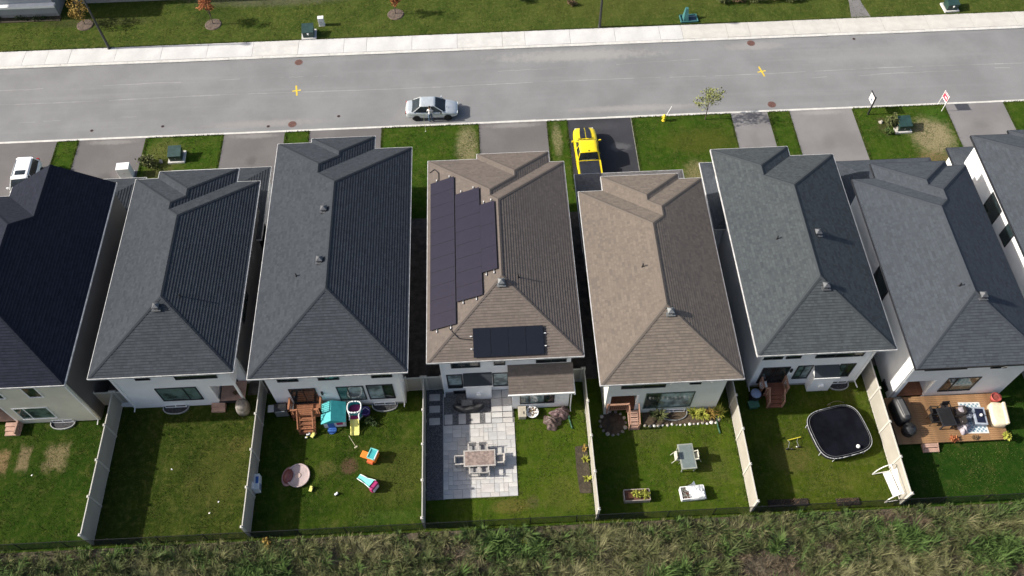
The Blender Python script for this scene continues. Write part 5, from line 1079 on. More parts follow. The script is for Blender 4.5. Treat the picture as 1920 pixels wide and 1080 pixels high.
c = G(560, 893); o = thing('sandbox', 'round pale pink sandbox on the lawn', 'sandbox', (c[0], c[1], .004)); MB().lathe((0, 0, 0), [(.68, 0), (.76, .1), (.76, .2), (.70, .2), (.66, .14), (.4, .13), (.02, .14)], 26, sx=1.0, sy=1.05).build('tub', M('pale pink plastic', (.40, .32, .31), .6, var=.1), o, smooth=False); MB().lathe((0, 0, .1), [(.2, .04), (.17, .07), (.02, .08)], 14).build('sand_heap', M('sand', (.5, .38, .33), .95), o)
c = G(541, 894); o = thing('sandbox_lid', 'brown oval shell-shaped cover leaning on the pink sandbox', 'cover', (c[0], c[1], .06), R(-8)); MB().lathe((0, 0, 0), [(.42, 0), (.44, .08), (.36, .22), (.2, .31), (.03, .34)], 16, sx=.75, sy=1.15).build('shell', M('brown maroon plastic', (.17, .055, .05), .45, var=.3, scale=8), o, smooth=True); MB().lathe((0, 0, -.05), [(.52, 0), (.53, .05), (.45, .06)], 20, sx=.8, sy=1.25).build('rim', M('dusky pink plastic', (.30, .17, .16), .6), o)  # the lid of the sandbox, leaning on its tub
c = G(661, 828); o = thing('toy_rake', 'thin pale rake lying on the lawn below the yellow slide', 'rake', (c[0], c[1], .02), R(-58)); MB().cyl((-.5, 0, 0), (.42, 0, .0), .016, n=6).build('handle', M('pale wood', (.45, .42, .30), .7), o); MB().box((.47, 0, -.015), (.12, .22, .04), taper=(.7, .9)).build('head', M('pale wood', (.45, .42, .30), .7), o)
def small_toy(label, px, py, mat1, mat2, rz=0, s=1.0):
    o = thing('toy_truck', label, 'toy', (*G(px, py), .004), R(rz)); MB().box((0, 0, .05), (.34*s, .2*s, .12*s)).build('body', mat1, o, bevel=.02); MB().box((.1*s, 0, .05+.12*s), (.14*s, .18*s, .1*s), taper=(.8, .85)).build('cab', mat2, o, bevel=.01)
    for x in (-.11, .11):
        for y in (-.1, .1): MB().cyl((x*s, y*s-.02, .06), (x*s, y*s+.02, .06), .06*s, n=10).build('wheel', m_black, o)
small_toy('small cream and black toy truck right of the sandbox', 584, 918, m_ylw, m_ylw, 75); small_toy('tiny white toy on the lawn between sandbox and aqua slide', 631, 927, m_wp, m_wp, 30, .7); small_toy('yellow toy at the foot of the cedar steps', 588, 817, m_ylw, m_ylw, 60, 1.1); small_toy('white toy at the foot of the cedar steps', 579, 815, m_wp, m_wp, 10, .8); small_toy('tiny toy left of the cedar steps', 575, 821, m_wp, m_ylw, 0, .5)
o = thing('toy_paddle', 'pale round-headed paddle leaning on the cedar steps', 'toy', (*G(581, 812), .004)); MB().cyl((0, 0, .03), (.12, .35, .35), .018, n=6).build('handle', m_wood2, o); MB().lathe((-.02, -.03, 0), [(.13, 0), (.13, .03), (.05, .04)], 12).build('head', m_wp, o)
c = G(481, 910); o = thing('toy_kitchen', 'white toy kitchen standing against the shaded fence', 'toy', (c[0]+.1, c[1], .004), R(4)); MB().bb(-.22, .22, -.55, .55, 0, .62).build('cabinet', m_wp, o, bevel=.02); MB().bb(-.22, -.12, -.55, .55, .622, 1.0).build('back_panel', m_wp, o); MB().bb(.0, .18, -.1, .35, .622, .64).build('sink', m_blu, o); MB().bb(.221, .24, -.45, -.05, .1, .5).build('door', M('pale blue plastic', (.30, .38, .5), .5), o); MB().bb(-.05, .2, -.6, -.5, .2, .9).build('side_shelf', m_wp, o)
c = G(532, 775); o = thing('barbecue', 'silver barbecue with a black lid in the shade left of the deck', 'barbecue', (c[0], c[1], .004), R(2)); MB().bb(-.42, .42, -.28, .28, .1, .85).build('cabinet', m_galv, o, bevel=.01); MB().loft([[(-.4, y, z) for y, z in ((-.28, .86), (-.28, 1.0), (-.12, 1.14), (.14, 1.14), (.28, 1.02), (.28, .86))], [(.4, y, z) for y, z in ((-.28, .86), (-.28, 1.0), (-.12, 1.14), (.14, 1.14), (.28, 1.02), (.28, .86))]]).build('lid', m_black, o)
for sx in (-1, 1): MB().bb(min(sx*.43, sx*.85), max(sx*.43, sx*.85), -.26, .26, .84, .88).build('side_shelf', M('brushed steel', (.5, .5, .51), .35, .7), o)
MB().cyl((-.3, -.33, .98), (.3, -.33, .98), .02, n=6).build('handle', m_galv, o)
for (x, y) in ((-.36, -.22), (.36, -.22), (-.36, .22), (.36, .22)): MB().cyl((x-.02, y, .05), (x+.02, y, .05), .05, n=10).build('caster', m_black, o)
# empty lawn: covered grill, porch plant, small white box
c = G(458, 768); o = thing('covered_grill', 'grill wrapped in a grey-tan cover beside the porch corner', 'grill', (c[0], c[1], .004)); m_gt = M('grey tan cover', (.21, .19, .17), .6, var=.4, scale=3); O5 = superellipse(.42, .5, 20, .7); MB().loft([[(x*k, y*k, z) for x, y in O5] for (k, z) in ((1.0, 0), (1.02, .4), (.9, .8), (.7, .98), (.2, 1.05))]).build('cover', m_gt, o, smooth=True); MB().lathe((.05, -.25, .55), [(.2, 0), (.24, .06), (.1, .12)], 10).build('cover_fold', m_film, o)
c = G(443, 741, .6); bush('potted_plant', 'round brown-green potted plant on the corner porch', (c[0], c[1]+.25, .48), (.22, .22, .2), lf_brown, 180, .08, 41, 'plant'); c = G(240, 762)
o = thing('vent_box', 'small white box on the ground between fence and white house', 'box', (c[0], c[1]+.1, .004)); MB().box((0, 0, 0), (.75, .3, .22), -.03).build('body', m_trim, o, bevel=.02); MB().box((0, 0, .22), (.8, .35, .04), -.03).build('lid', m_trim, o)
# ------------------------------------------------------------------ vehicles (built facing +x)
m_tyre = M('tyre rubber', (.014, .014, .015), .8); m_alloy = M('alloy wheel', (.32, .32, .33), .35, .8); m_cglass = glass('car glass', (.012, .017, .02), .04); m_lamp = M('headlamp', (.6, .62, .63), .15); m_red = M('tail lamp red', (.35, .01, .01), .2)
def wheel(root, x, y, r, w, rim):
    o = MB().lathe((0, 0, 0), [(r*.62, -w/2), (r*.93, -w/2), (r, -w*.36), (r, w*.36), (r*.93, w/2), (r*.62, w/2)], 22).build('wheel', m_tyre, root); o.location = (x, y, r); o.rotation_euler = (R(90), 0, 0)
    q = MB().lathe((0, 0, 0), [(r*.61, -w*.47), (r*.5, -w*.3), (r*.1, -w*.42), (r*.1, w*.42), (r*.5, w*.3), (r*.61, w*.47)], 16).build('rim', rim, o)
def shell(root, st, mat, name='body', sub=1):
    """st: stations (x, half width, z sill, z shoulder, z deck edge, z deck centre)"""
    rings = []
    for (x, hw, zb, zs, ze_, zc) in st:
        h = [(hw*.88, zb), (hw*.985, zb+.1), (hw, (zb+zs)/2), (hw*.985, zs), (hw*.9, ze_), (hw*.55, zc-.01), (0, zc)]
        rings.append([(x, -y, z) for y, z in h]+[(x, y, z) for y, z in h[-2::-1]])
    return MB().loft(rings).build(name, mat, root, smooth=True, sub=sub)
def cabin(root, base, top, mat_body, pillars, roof_over=.02, crown=.04, gname='windows'):
    """base/top: plan outlines (x,y) with z; glass between, roof skin on top, pillars at listed corners"""
    MB().loft([[(x, y, base[1]) for x, y in base[0]], [(x, y, top[1]) for x, y in top[0]]]).build(gname, m_cglass, root)
    O_ = top[0]; cx = sum(p[0] for p in O_)/len(O_); rings = []
    for (k, z) in ((1.03, -.03), (1.035, .0), (.97, .02+crown*.4), (.7, .02+crown*.9), (.02, .02+crown)): rings.append([(cx+(x-cx)*k, y*k, top[1]+z) for x, y in O_])
    MB().loft(rings, caps=False).build('roof', mat_body, root, smooth=True)
    for i, wd in pillars:
        a = Vector((*base[0][i], base[1])); b = Vector((*top[0][i], top[1])); MB().cyl(a*1.0, b, wd, wd*.85, 6).build('pillar', mat_body, root)
def mirror(root, x, y, z, mat):
    MB().box((x, y, z), (.12, .2, .13), 0, taper=(.8, .9)).build('mirror', mat, root, bevel=.02)
def arch(root, x, y, r):
    mb = MB().cyl((x, y-.02, r*.98), (x, y+.02, r*.98), r*1.16, n=20); mb.build('wheel_arch', m_black, root)
# silver sedan at the kerb
m_silver = M('silver blue paint', (.52, .56, .59), .3, .35, var=.05, coat=.8)
sedan = thing('parked_car', 'silver four-door sedan parked at the near kerb', 'car', (-4.74, 52.26, -.08), R(-1))
shell(sedan, [(-2.22, .70, .32, .66, .80, .84), (-2.15, .80, .28, .70, .90, .94), (-1.7, .85, .24, .74, .95, .985), (-1.2, .86, .20, .76, .95, .97), (0, .865, .18, .76, .94, .96), (1.0, .86, .20, .74, .92, .95), (1.5, .85, .22, .70, .83, .89), (1.95, .80, .26, .62, .72, .76), (2.2, .68, .30, .55, .62, .64)], m_silver)
bs = [(-1.72, -.66), (-1.55, -.76), (-.95, -.79), (.0, -.80), (.95, -.76), (1.12, -.62), (1.12, .62), (.95, .76), (.0, .80), (-.95, .79), (-1.55, .76), (-1.72, .66)]
tp_ = [(-.98, -.48), (-.90, -.54), (-.6, -.56), (-.1, -.57), (.22, -.55), (.30, -.48), (.30, .48), (.22, .55), (-.1, .57), (-.6, .56), (-.90, .54), (-.98, .48)]
cabin(sedan, (bs, .93), (tp_, 1.40), m_silver, [(1, .045), (3, .03), (4, .04), (7, .04), (8, .03), (10, .045)])
for (x) in (-1.32, 1.32):
    for y in (-1, 1): arch(sedan, x, y*.80, .32); wheel(sedan, x, y*.80, .32, .2, m_alloy if x < 0 else m_tyre)
for y in (-1, 1): mirror(sedan, .78, y*.93, .92, m_black if y < 0 else m_silver); MB().box((2.08, y*.5, .55), (.18, .28, .1), taper=(.8, .9)).build('headlight', m_lamp, sedan); MB().box((-2.17, y*.58, .68), (.1, .25, .14)).build('tail_light', m_red, sedan); MB().bb(-.45, -.25, y*.865-.01, y*.865+.01, .78, .82).build('door_handle', m_silver, sedan); MB().bb(-.02, .0, y*.868-.004, y*.868+.004, .3, .92).build('door_gap', m_black, sedan)
MB().bb(2.12, 2.2, -.3, .3, .42, .52).build('grille', m_black, sedan); MB().bb(-2.25, -2.2, -.26, .26, .5, .62).build('number_plate', m_trim, sedan); MB().cyl((1.25, -.35, .96), (1.28, -.1, 1.0), .012, n=5).build('wiper', m_black, sedan)
# yellow pickup with black stripes, nose to the street
m_yp = M('bright yellow paint', (.78, .60, .008), .3, 0, var=.04, coat=.8); m_ton = M('black tonneau vinyl', (.022, .024, .032), .5, var=.2)
tx = (G(1073, 260, 1.0)[0]+G(1120, 258, 1.0)[0])/2+.08; ty = G(1097, 238, .95)[1]
pk = thing('pickup_truck', 'bright yellow pickup with black hood stripes on the black driveway', 'pickup truck', (tx, ty-2.72, .012), R(91))
S1 = [(-2.75, .88, .45, .90, 1.02, 1.03), (-2.6, .95, .40, .95, 1.08, 1.08), (-.95, .98, .36, .95, 1.10, 1.10), (-.8, .98, .35, .95, 1.10, 1.12), (.8, .98, .35, .95, 1.10, 1.14), (1.3, .99, .36, .94, 1.10, 1.16), (2.1, .97, .40, .90, 1.06, 1.13), (2.5, .90, .44, .84, .98, 1.04), (2.72, .72, .48, .78, .86, .90)]
shell(pk, S1, m_yp)
bs = [(-1.02, -.80), (-.95, -.86), (.2, -.88), (1.0, -.84), (1.28, -.66), (1.28, .66), (1.0, .84), (.2, .88), (-.95, .86), (-1.02, .80)]; tq = [(-.72, -.62), (-.66, -.68), (.05, -.70), (.45, -.68), (.56, -.58), (.56, .58), (.45, .68), (.05, .70), (-.66, .68), (-.72, .62)]
cabin(pk, (bs, 1.09), (tq, 1.72), m_yp, [(1, .055), (2, .04), (3, .05), (6, .05), (7, .04), (8, .055)])
MB().bb(-2.58, -1.08, -.78, .78, 1.085, 1.115).build('tonneau_cover', m_ton, pk, bevel=.01)
for y in (-1, 1):
    MB().bb(-2.62, -1.06, y*.89-.05, y*.89+.05, 1.07, 1.125).build('bed_rail', m_yp, pk, bevel=.015); mirror(pk, .95, y*1.1, 1.15, m_yp)
    mb = MB(); xs_ = [(1.32, 1.168), (1.7, 1.16), (2.1, 1.135), (2.4, 1.075), (2.58, .985)]
    for (a, b) in zip(xs_[:-1], xs_[1:]):
        wa, wb = (.46-.0*(a[0]-1.3), .46-.16*(b[0]-1.9 if b[0] > 1.9 else 0)); wa = .46-.16*(a[0]-1.9 if a[0] > 1.9 else 0)
        mb.add([(a[0], y*.035, a[1]+.008), (b[0], y*.035, b[1]+.008), (b[0], y*wb, b[1]+.006), (a[0], y*wa, a[1]+.006)], [(0, 1, 2, 3)])
    mb.build('hood_stripe', m_ton, pk, fixn=True); MB().box((2.6, y*.62, .72), (.16, .3, .16), taper=(.8, .9)).build('headlight', m_lamp, pk); MB().box((-2.74, y*.8, .72), (.06, .16, .3)).build('tail_light', m_red, pk)
    for x in (-1.75, 1.75): arch(pk, x, y*.93, .38); wheel(pk, x, y*.92, .38, .26, m_alloy)
for y in (-1, 1):
    for xg in (-.92, .12, 1.05): MB().bb(xg-.008, xg+.008, y*.978-.006, y*.978+.006, .42, 1.08).build('door_gap', m_black, pk)
    for xg in (-.2, .85): MB().bb(xg-.09, xg+.09, y*.985-.012, y*.985+.012, .94, .98).build('door_handle', m_yp, pk)
    MB().cyl((1.3, y*.1, 1.17), (1.12, y*.5, 1.26), .012, n=5).build('wiper', m_black, pk); MB().bb(-.9, .9, y*.99-.02, y*.99+.02, .36, .44).build('side_step', m_black, pk)
MB().bb(-1.035, -1.02, -.55, .55, 1.18, 1.21).build('rear_window_trim', m_galv, pk)
MB().bb(2.66, 2.76, -.5, .5, .55, .82).build('grille', m_black, pk); MB().bb(-2.8, -2.7, -.9, .9, .42, .55).build('rear_bumper', m_galv, pk); MB().bb(1.285, 1.32, -.62, .62, 1.12, 1.165).build('cowl', m_black, pk); MB().lathe((-.62, 0, 1.775), [(.06, 0), (.05, .03), (.01, .04)], 8).build('roof_antenna', m_black, pk)
# white SUV in the leftmost driveway, nose to the house
m_wht = M('white paint', (.80, .81, .82), .3, 0, var=.03, coat=.8); c = G(39, 322, 1.62)
sv = thing('parked_car', 'white SUV with a sunroof in the leftmost driveway', 'car', (c[0], c[1]-.35, .012), R(-88))
shell(sv, [(-2.2, .78, .42, .80, 1.0, 1.02), (-2.05, .88, .36, .85, 1.06, 1.06), (-1.0, .91, .30, .86, 1.06, 1.06), (.5, .91, .28, .85, 1.04, 1.05), (1.1, .90, .30, .84, 1.02, 1.06), (1.6, .88, .32, .78, .96, 1.02), (2.05, .80, .36, .70, .84, .88), (2.25, .66, .40, .64, .72, .74)], m_wht)
bs = [(-2.1, -.68), (-1.95, -.80), (-1.0, -.84), (.2, -.85), (.95, -.80), (1.2, -.62), (1.2, .62), (.95, .80), (.2, .85), (-1.0, .84), (-1.95, .80), (-2.1, .68)]; tq = [(-1.85, -.54), (-1.72, -.62), (-1.0, -.65), (-.1, -.66), (.25, -.63), (.36, -.54), (.36, .54), (.25, .63), (-.1, .66), (-1.0, .65), (-1.72, .62), (-1.85, .54)]
cabin(sv, (bs, 1.04), (tq, 1.62), m_wht, [(1, .07), (3, .035), (4, .045), (7, .045), (8, .035), (10, .07)], crown=.03)
MB().bb(-.45, .02, -.4, .4, 1.668, 1.682).build('sunroof', m_cglass, sv, bevel=.005)
for y in (-1, 1):
    mirror(sv, .85, y*.98, 1.05, m_wht); MB().box((2.1, y*.55, .66), (.18, .28, .12), taper=(.8, .9)).build('headlight', m_lamp, sv); MB().box((-2.17, y*.66, .85), (.1, .2, .2)).build('tail_light', m_red, sv); MB().tube([(-1.6, y*.6, 1.67), (.1, y*.6, 1.68)], .02, 5).build('roof_rail', m_galv, sv)
    for x in (-1.35, 1.35): arch(sv, x, y*.86, .35); wheel(sv, x, y*.855, .35, .22, m_alloy)
MB().bb(2.18, 2.26, -.35, .35, .5, .62).build('grille', m_black, sv); MB().bb(-2.24, -2.19, -.26, .26, .62, .74).build('number_plate', m_trim, sv)

# ------------------------------------------------------------------ person beside the sedan
def person(label, loc, rz):
    root = thing('person', label, 'person', loc, rz)
    V = {'pel': ((0, 0, .95), .125), 'waist': ((0, .01, 1.08), .115), 'chest': ((0, .02, 1.30), .135), 'neckb': ((0, .03, 1.45), .065), 'head0': ((0, .05, 1.54), .07), 'head1': ((0, .065, 1.64), .088), 'head2': ((0, .06, 1.72), .055)}
    E_ = [('pel', 'waist'), ('waist', 'chest'), ('chest', 'neckb'), ('neckb', 'head0'), ('head0', 'head1'), ('head1', 'head2')]
    for s, nm in ((-1, 'l'), (1, 'r')):
        V.update({nm+'hip': ((s*.09, 0, .90), .095), nm+'knee': ((s*.11, .03*s, .50), .062), nm+'ank': ((s*.11, -.02+.05*s, .09), .043), nm+'toe': ((s*.125, .13+.05*s, .04), .036), nm+'sh': ((s*.18, .01, 1.39), .058), nm+'elb': ((s*.24, .08, 1.14), .043), nm+'wr': ((s*.20, .27+.06*s, 1.05), .03), nm+'palm': ((s*.19, .34+.06*s, 1.04), .033)})
        E_ += [('pel', nm+'hip'), (nm+'hip', nm+'knee'), (nm+'knee', nm+'ank'), (nm+'ank', nm+'toe'), ('chest', nm+'sh'), (nm+'sh', nm+'elb'), (nm+'elb', nm+'wr'), (nm+'wr', nm+'palm')]
        for k in range(4):
            a = nm+'f%d' % k; V[a+'a'] = ((s*(.165+.02*k), .385+.06*s, 1.035), .010); V[a+'b'] = ((s*(.163+.02*k), .42+.06*s-.004*k, 1.015), .009); E_ += [(nm+'palm', a+'a'), (a+'a', a+'b')]
        V[nm+'ta'] = ((s*.155, .345+.06*s, 1.055), .011); V[nm+'tb'] = ((s*.145, .375+.06*s, 1.05), .009); E_ += [(nm+'palm', nm+'ta'), (nm+'ta', nm+'tb')]
    keys = list(V); me = bpy.data.meshes.new('body'); me.from_pydata([V[k][0] for k in keys], [(keys.index(a), keys.index(b)) for a, b in E_], [])
    o = bpy.data.objects.new('body', me); COL.objects.link(o); sk = o.modifiers.new('skin', 'SKIN'); sk.use_smooth_shade = True
    for i, k in enumerate(keys):
        r = V[k][1]; me.skin_vertices[0].data[i].radius = (r*1.25, r*.85) if k in ('chest', 'waist', 'pel') else (r, r)
    me.skin_vertices[0].data[0].use_root = True
    o.modifiers.new('sub', 'SUBSURF').levels = 1
    dg = bpy.context.evaluated_depsgraph_get(); nm_ = bpy.data.meshes.new_from_object(o.evaluated_get(dg)); bpy.data.objects.remove(o)
    o = bpy.data.objects.new('body', nm_); COL.objects.link(o); o.parent = root
    for m in (M('skin tone', (.45, .28, .21), .6), M('white shirt', (.62, .62, .64), .85, var=.1, scale=8), M('blue jeans', (.09, .14, .22), .9, var=.2, scale=10, fine=.2), M('dark shoes', (.02, .02, .022), .6)): nm_.materials.append(m)
    for p in nm_.polygons:
        z = p.center.z; y = p.center.y
        p.material_index = 3 if z < .1 else 2 if z < 1.0 and not (y > .2) else 0 if (z > 1.46 or (y > .24 and z < 1.2)) else 1; p.use_smooth = True
    MB().blob((0, .045, 1.69), (.096, .108, .10), 12, 7, .03).build('hair', M('dark hair', (.03, .02, .015), .7), root, smooth=True)
    fz = MB().blob((0, .158, 1.63), (.014, .02, .02), 6, 4, 0)
    fz.build('nose', MATS['skin tone'], root)
    for s in (-1, 1): MB().blob((s*.034, .142, 1.655), (.011, .008, .007), 6, 4, 0).build('eye', m_black, root); MB().blob((s*.092, .06, 1.64), (.012, .02, .028), 6, 4, 0).build('ear', MATS['skin tone'], root)
    MB().blob((0, .145, 1.592), (.024, .008, .006), 6, 4, 0).build('mouth', M('lips', (.35, .13, .11), .6), root)
    MB().lathe((0, .03, 1.43), [(.075, 0), (.08, .02), (.07, .035)], 12).build('collar', MATS['white shirt'], root)
    return root
person('person in white shirt and blue jeans standing beside the silver sedan', (*G(808, 227), -.08), R(-8))

# ------------------------------------------------------------------ street things
m_lamp_post = M('dark bronze pole', (.045, .048, .045), .5, .3, var=.15)
def lamp(label, px, py):
    o = thing('street_lamp', label, 'street lamp', (*G(px, py), 0), 0, 'street lamps on the far verge'); MB().lathe((0, 0, 0), [(.17, 0), (.17, .04), (.13, .06), (.12, .5), (.09, 4.0), (.065, 7.6)], 12).build('pole', m_lamp_post, o, smooth=True)
    MB().lathe((0, 0, 7.6), [(.1, 0), (.2, .08), (.24, .2), (.2, .32), (.05, .38)], 14).build('lamp_head', m_lamp_post, o, smooth=True); MB().lathe((0, 0, 7.5), [(.13, 0), (.15, .05), (.13, .1)], 12).build('lens', m_lamp, o)
lamp('dark street lamp pole leaving the frame at the upper left', 205, 91); lamp('dark street lamp pole near the top centre', 1124, 51)
m_grn = M('dark green enamel', (.018, .045, .038), .5, var=.2, scale=2); m_grn2 = M('teal green enamel', (.02, .05, .046), .5, var=.2)
def transformer(label, px, py, rz=0, w=1.0, d=.95, h=.85, sticker=False):
    o = thing('utility_transformer', label, 'transformer', (*G(px, py), .0), R(rz), 'green utility transformers on concrete pads'); MB().box((0, 0, 0), (w+.35, d+.35, .14), taper=(.98, .98)).build('pad', m_conc, o)
    mb = MB(); mb.add([(-w/2, -d/2, .141), (w/2, -d/2, .141), (w/2, d/2, .141), (-w/2, d/2, .141), (-w/2, -d/2, h*.82), (w/2, -d/2, h*.82), (w/2, d/2, h+.05), (-w/2, d/2, h+.05)], [(3, 2, 1, 0), (4, 5, 6, 7), (0, 1, 5, 4), (1, 2, 6, 5), (2, 3, 7, 6), (3, 0, 4, 7)]); mb.build('cabinet', m_grn, o, bevel=.02)
    mb = MB(); mb.add([(-w/2-.03, -d/2-.05, h*.82), (w/2+.03, -d/2-.05, h*.82), (w/2+.03, d/2+.03, h+.06), (-w/2-.03, d/2+.03, h+.06), (-w/2-.03, -d/2-.05, h*.82+.05), (w/2+.03, -d/2-.05, h*.82+.05), (w/2+.03, d/2+.03, h+.11), (-w/2-.03, d/2+.03, h+.11)], [(3, 2, 1, 0), (4, 5, 6, 7), (0, 1, 5, 4), (1, 2, 6, 5), (2, 3, 7, 6), (3, 0, 4, 7)]); mb.build('lid', m_grn2, o)
    MB().bb(-.02, .02, -d/2-.03, -d/2-.001, .35, .5).build('lock', m_galv, o)
    if sticker: MB().lathe((0, -d/2-.02, .52), [(.09, 0), (.09, .12), (.05, .13)], 10).build('hazard_sticker', m_trim, o)
    return o
transformer('green transformer on the far verge beside the white pedestal', 580, 66, 3, sticker=True); transformer('green transformer on the far verge at the upper right', 1780, 15, 3, sticker=True); transformer('green transformer on the front lawn near the white utility box', 333, 296, 2); transformer('green transformer beside the shrub and real estate signs', 1690, 240, 2)
def pedestal(label, px, py, w, d, h, mat, cat='utility box'):
    o = thing('utility_pedestal', label, cat, (*G(px, py), .0), R(3)); MB().box((0, 0, 0), (w, d, h)).build('cabinet', mat, o, bevel=.02); MB().box((0, 0, h+.001), (w+.05, d+.05, .05), taper=(.95, .95)).build('lid', mat, o); MB().bb(-.02, .02, -d/2-.02, -d/2-.001, h*.5, h*.6).build('lock', m_galv, o); MB().box((0, 0, -.02), (w*1.15, d*1.15, .05)).build('base', m_conc, o); return o
pedestal('small white utility pedestal beside the far verge transformer', 604, 47, .5, .35, .85, m_trim); pedestal('white utility box at the driveway edge, upper left', 239, 328, 1.0, .7, 1.05, m_trim)
o = thing('open_enclosure', 'teal open utility enclosure with raised lid on the far verge', 'utility box', (*G(1291, 36), .0), R(2)); m_tl = M('teal enamel', (.045, .15, .15), .5, var=.15)
for (x0, x1, y0, y1) in ((-.8, .8, -.5, -.43), (-.8, .8, .43, .5), (-.8, -.73, -.43, .43), (.73, .8, -.43, .43)): MB().bb(x0, x1, y0, y1, 0, .16).build('frame_side', m_tl, o)
MB().bb(-.7, .7, -.42, .42, .005, .03).build('pit_floor', M('dark blue liner', (.03, .06, .10), .7), o); mb = MB(); mb.add([(-.55, -.3, .03), (-.05, -.3, .03), (-.05, .35, .03), (-.55, .35, .03), (-.4, .1, 1.1), (-.15, .1, 1.1), (-.15, .3, 1.15), (-.4, .3, 1.15)], [(3, 2, 1, 0), (4, 5, 6, 7), (0, 1, 5, 4), (1, 2, 6, 5), (2, 3, 7, 6), (3, 0, 4, 7)]); mb.build('raised_lid', m_tl, o)
m_hyd = M('yellow hydrant paint', (.72, .56, .04), .45, var=.12)
o = thing('fire_hydrant', 'yellow fire hydrant with white marker rod on the verge', 'fire hydrant', (*G(1244, 226), .0)); MB().lathe((0, 0, 0), [(.16, 0), (.16, .05), (.1, .07), (.1, .5), (.14, .52), (.14, .58), (.1, .64), (.03, .72)], 14).build('barrel', m_hyd, o, smooth=False); MB().cyl((-.2, 0, .42), (.2, 0, .42), .055, n=8).build('side_outlet', m_hyd, o); MB().cyl((0, -.2, .38), (0, 0, .38), .075, n=8).build('front_outlet', m_hyd, o); MB().cyl((.1, .05, .3), (.55, .3, 1.35), .022, .018, 6).build('marker_rod', m_trim, o)
def flat_ring(name, label, px, py, r, mat, cat, z=-.077):
    o = thing(name, label, cat, (*G(px, py, -.08), z)); MB().lathe((0, 0, 0), [(r, 0), (r, .006), (r*.8, .007)], 20).build('frame', m_rusty, o); MB().lathe((0, 0, .0075), [(r*.8, 0), (r*.78, .004), (r*.3, .005)], 18).build('cover', mat, o); return o
m_rusty = M('rusty iron', (.15, .085, .07), .8, var=.35, scale=6, fine=.4); m_rust2 = M('rust brown iron', (.12, .06, .05), .8, var=.35, scale=6, fine=.4)
for (px, py, lab) in ((560, 117, 'rusty manhole cover by the far kerb, left of centre'), (548, 233, 'rusty manhole cover by the near kerb, left of centre'), (1408, 81, 'rusty manhole cover by the far kerb, right of centre'), (1447, 196, 'rusty manhole cover by the near kerb, right of centre')): flat_ring('manhole_cover', lab, px, py, .36, m_rust2, 'manhole cover')
for (px, py, lab) in ((172, 245, 'small dark valve cover in the road, far left'), (305, 237, 'small dark valve cover in the road, second from left'), (503, 237, 'small dark valve cover left of the near manhole'), (635, 218, 'small dark valve cover left of the silver sedan'), (1601, 73, 'small dark valve cover by the far kerb at right')): flat_ring('valve_cover', lab, px, py, .14, m_black, 'valve cover')
m_mark = M('yellow road paint', (.62, .45, .04), .8, var=.2, scale=5)
for (px, py, lab, rz) in ((556, 170, 'yellow painted cross in the middle of the road, left', 8), (1428, 134, 'yellow painted cross in the middle of the road, right', 12)):
    o = thing('painted_cross', lab, 'road marking', (*G(px, py, -.08), -.0755), R(rz)); MB().bb(-.38, .38, -.06, .06, 0, .001).build('stroke', m_mark, o); MB().bb(-.07, .07, -.62, .62, .0015, .0025).build('stroke', m_mark, o)
# real estate signs
def patches_mat(name, base, blots):
    m, nt, b = new_mat(name); co = oco(nt); col = None; s = N(nt, 'ShaderNodeSeparateXYZ'); nt.links.new(co, s.inputs[0]); prev = base
    for (x0, x1, z0, z1, c_) in blots:
        k = mth(nt, 'MULTIPLY', mth(nt, 'MULTIPLY', mth(nt, 'GREATER_THAN', s.outputs[0], x0), mth(nt, 'LESS_THAN', s.outputs[0], x1)), mth(nt, 'MULTIPLY', mth(nt, 'GREATER_THAN', s.outputs[2], z0), mth(nt, 'LESS_THAN', s.outputs[2], z1))); prev = mixc(nt, k, prev, c_)
    nt.links.new(prev, b.inputs['Base Color']); b.inputs['Roughness'].default_value = .5; MATS[name] = m; return m
sg1 = patches_mat('white sign print', (.75, .75, .76), [(-.12, .12, 1.2, 1.45, (.12, .13, .18)), (-.3, .3, 1.62, 1.8, (.62, .55, .57))]); sg2 = patches_mat('red sign print', (.78, .74, .75), [(-.43, .43, .95, 1.42, (.62, .05, .09)), (-.2, .15, 1.14, 1.24, (.78, .75, .75)), (-.42, .42, 1.46, 1.55, (.62, .2, .24))])
o = thing('estate_sign', 'white real estate sign on a black post beside the shrub', 'sign', (*G(1624, 208), 0), R(94)); MB().box((-.42, 0, 0), (.1, .1, 2.0)).build('post', m_dark, o); MB().box((0, 0, 1.86), (.95, .07, .07)).build('top_arm', m_dark, o); MB().bb(-.36, .36, -.02, .02, 1.08, 1.8).build('board', sg1, o)
o = thing('estate_sign', 'red and white real estate sign at the lawn corner', 'sign', (*G(1763, 202), 0), R(96)); MB().bb(-.40, .40, -.02, .02, .85, 1.55).build('board', sg2, o)
for x in (-.38, .38): MB().box((x, .05, 0), (.04, .04, 1.65)).build('post', m_trim, o)
o = thing('garden_stake', 'thin pale stake standing in the lawn below the sedan', 'stake', (*G(798, 246), 0)); MB().cyl((0, 0, -.05), (-.02, .12, 1.9), .014, .010, 6).build('rod', M('pale stake', (.45, .48, .32), .6), o); MB().lathe((0, 0, 0), [(.05, 0), (.03, .03)], 8).build('foot', m_trim, o)
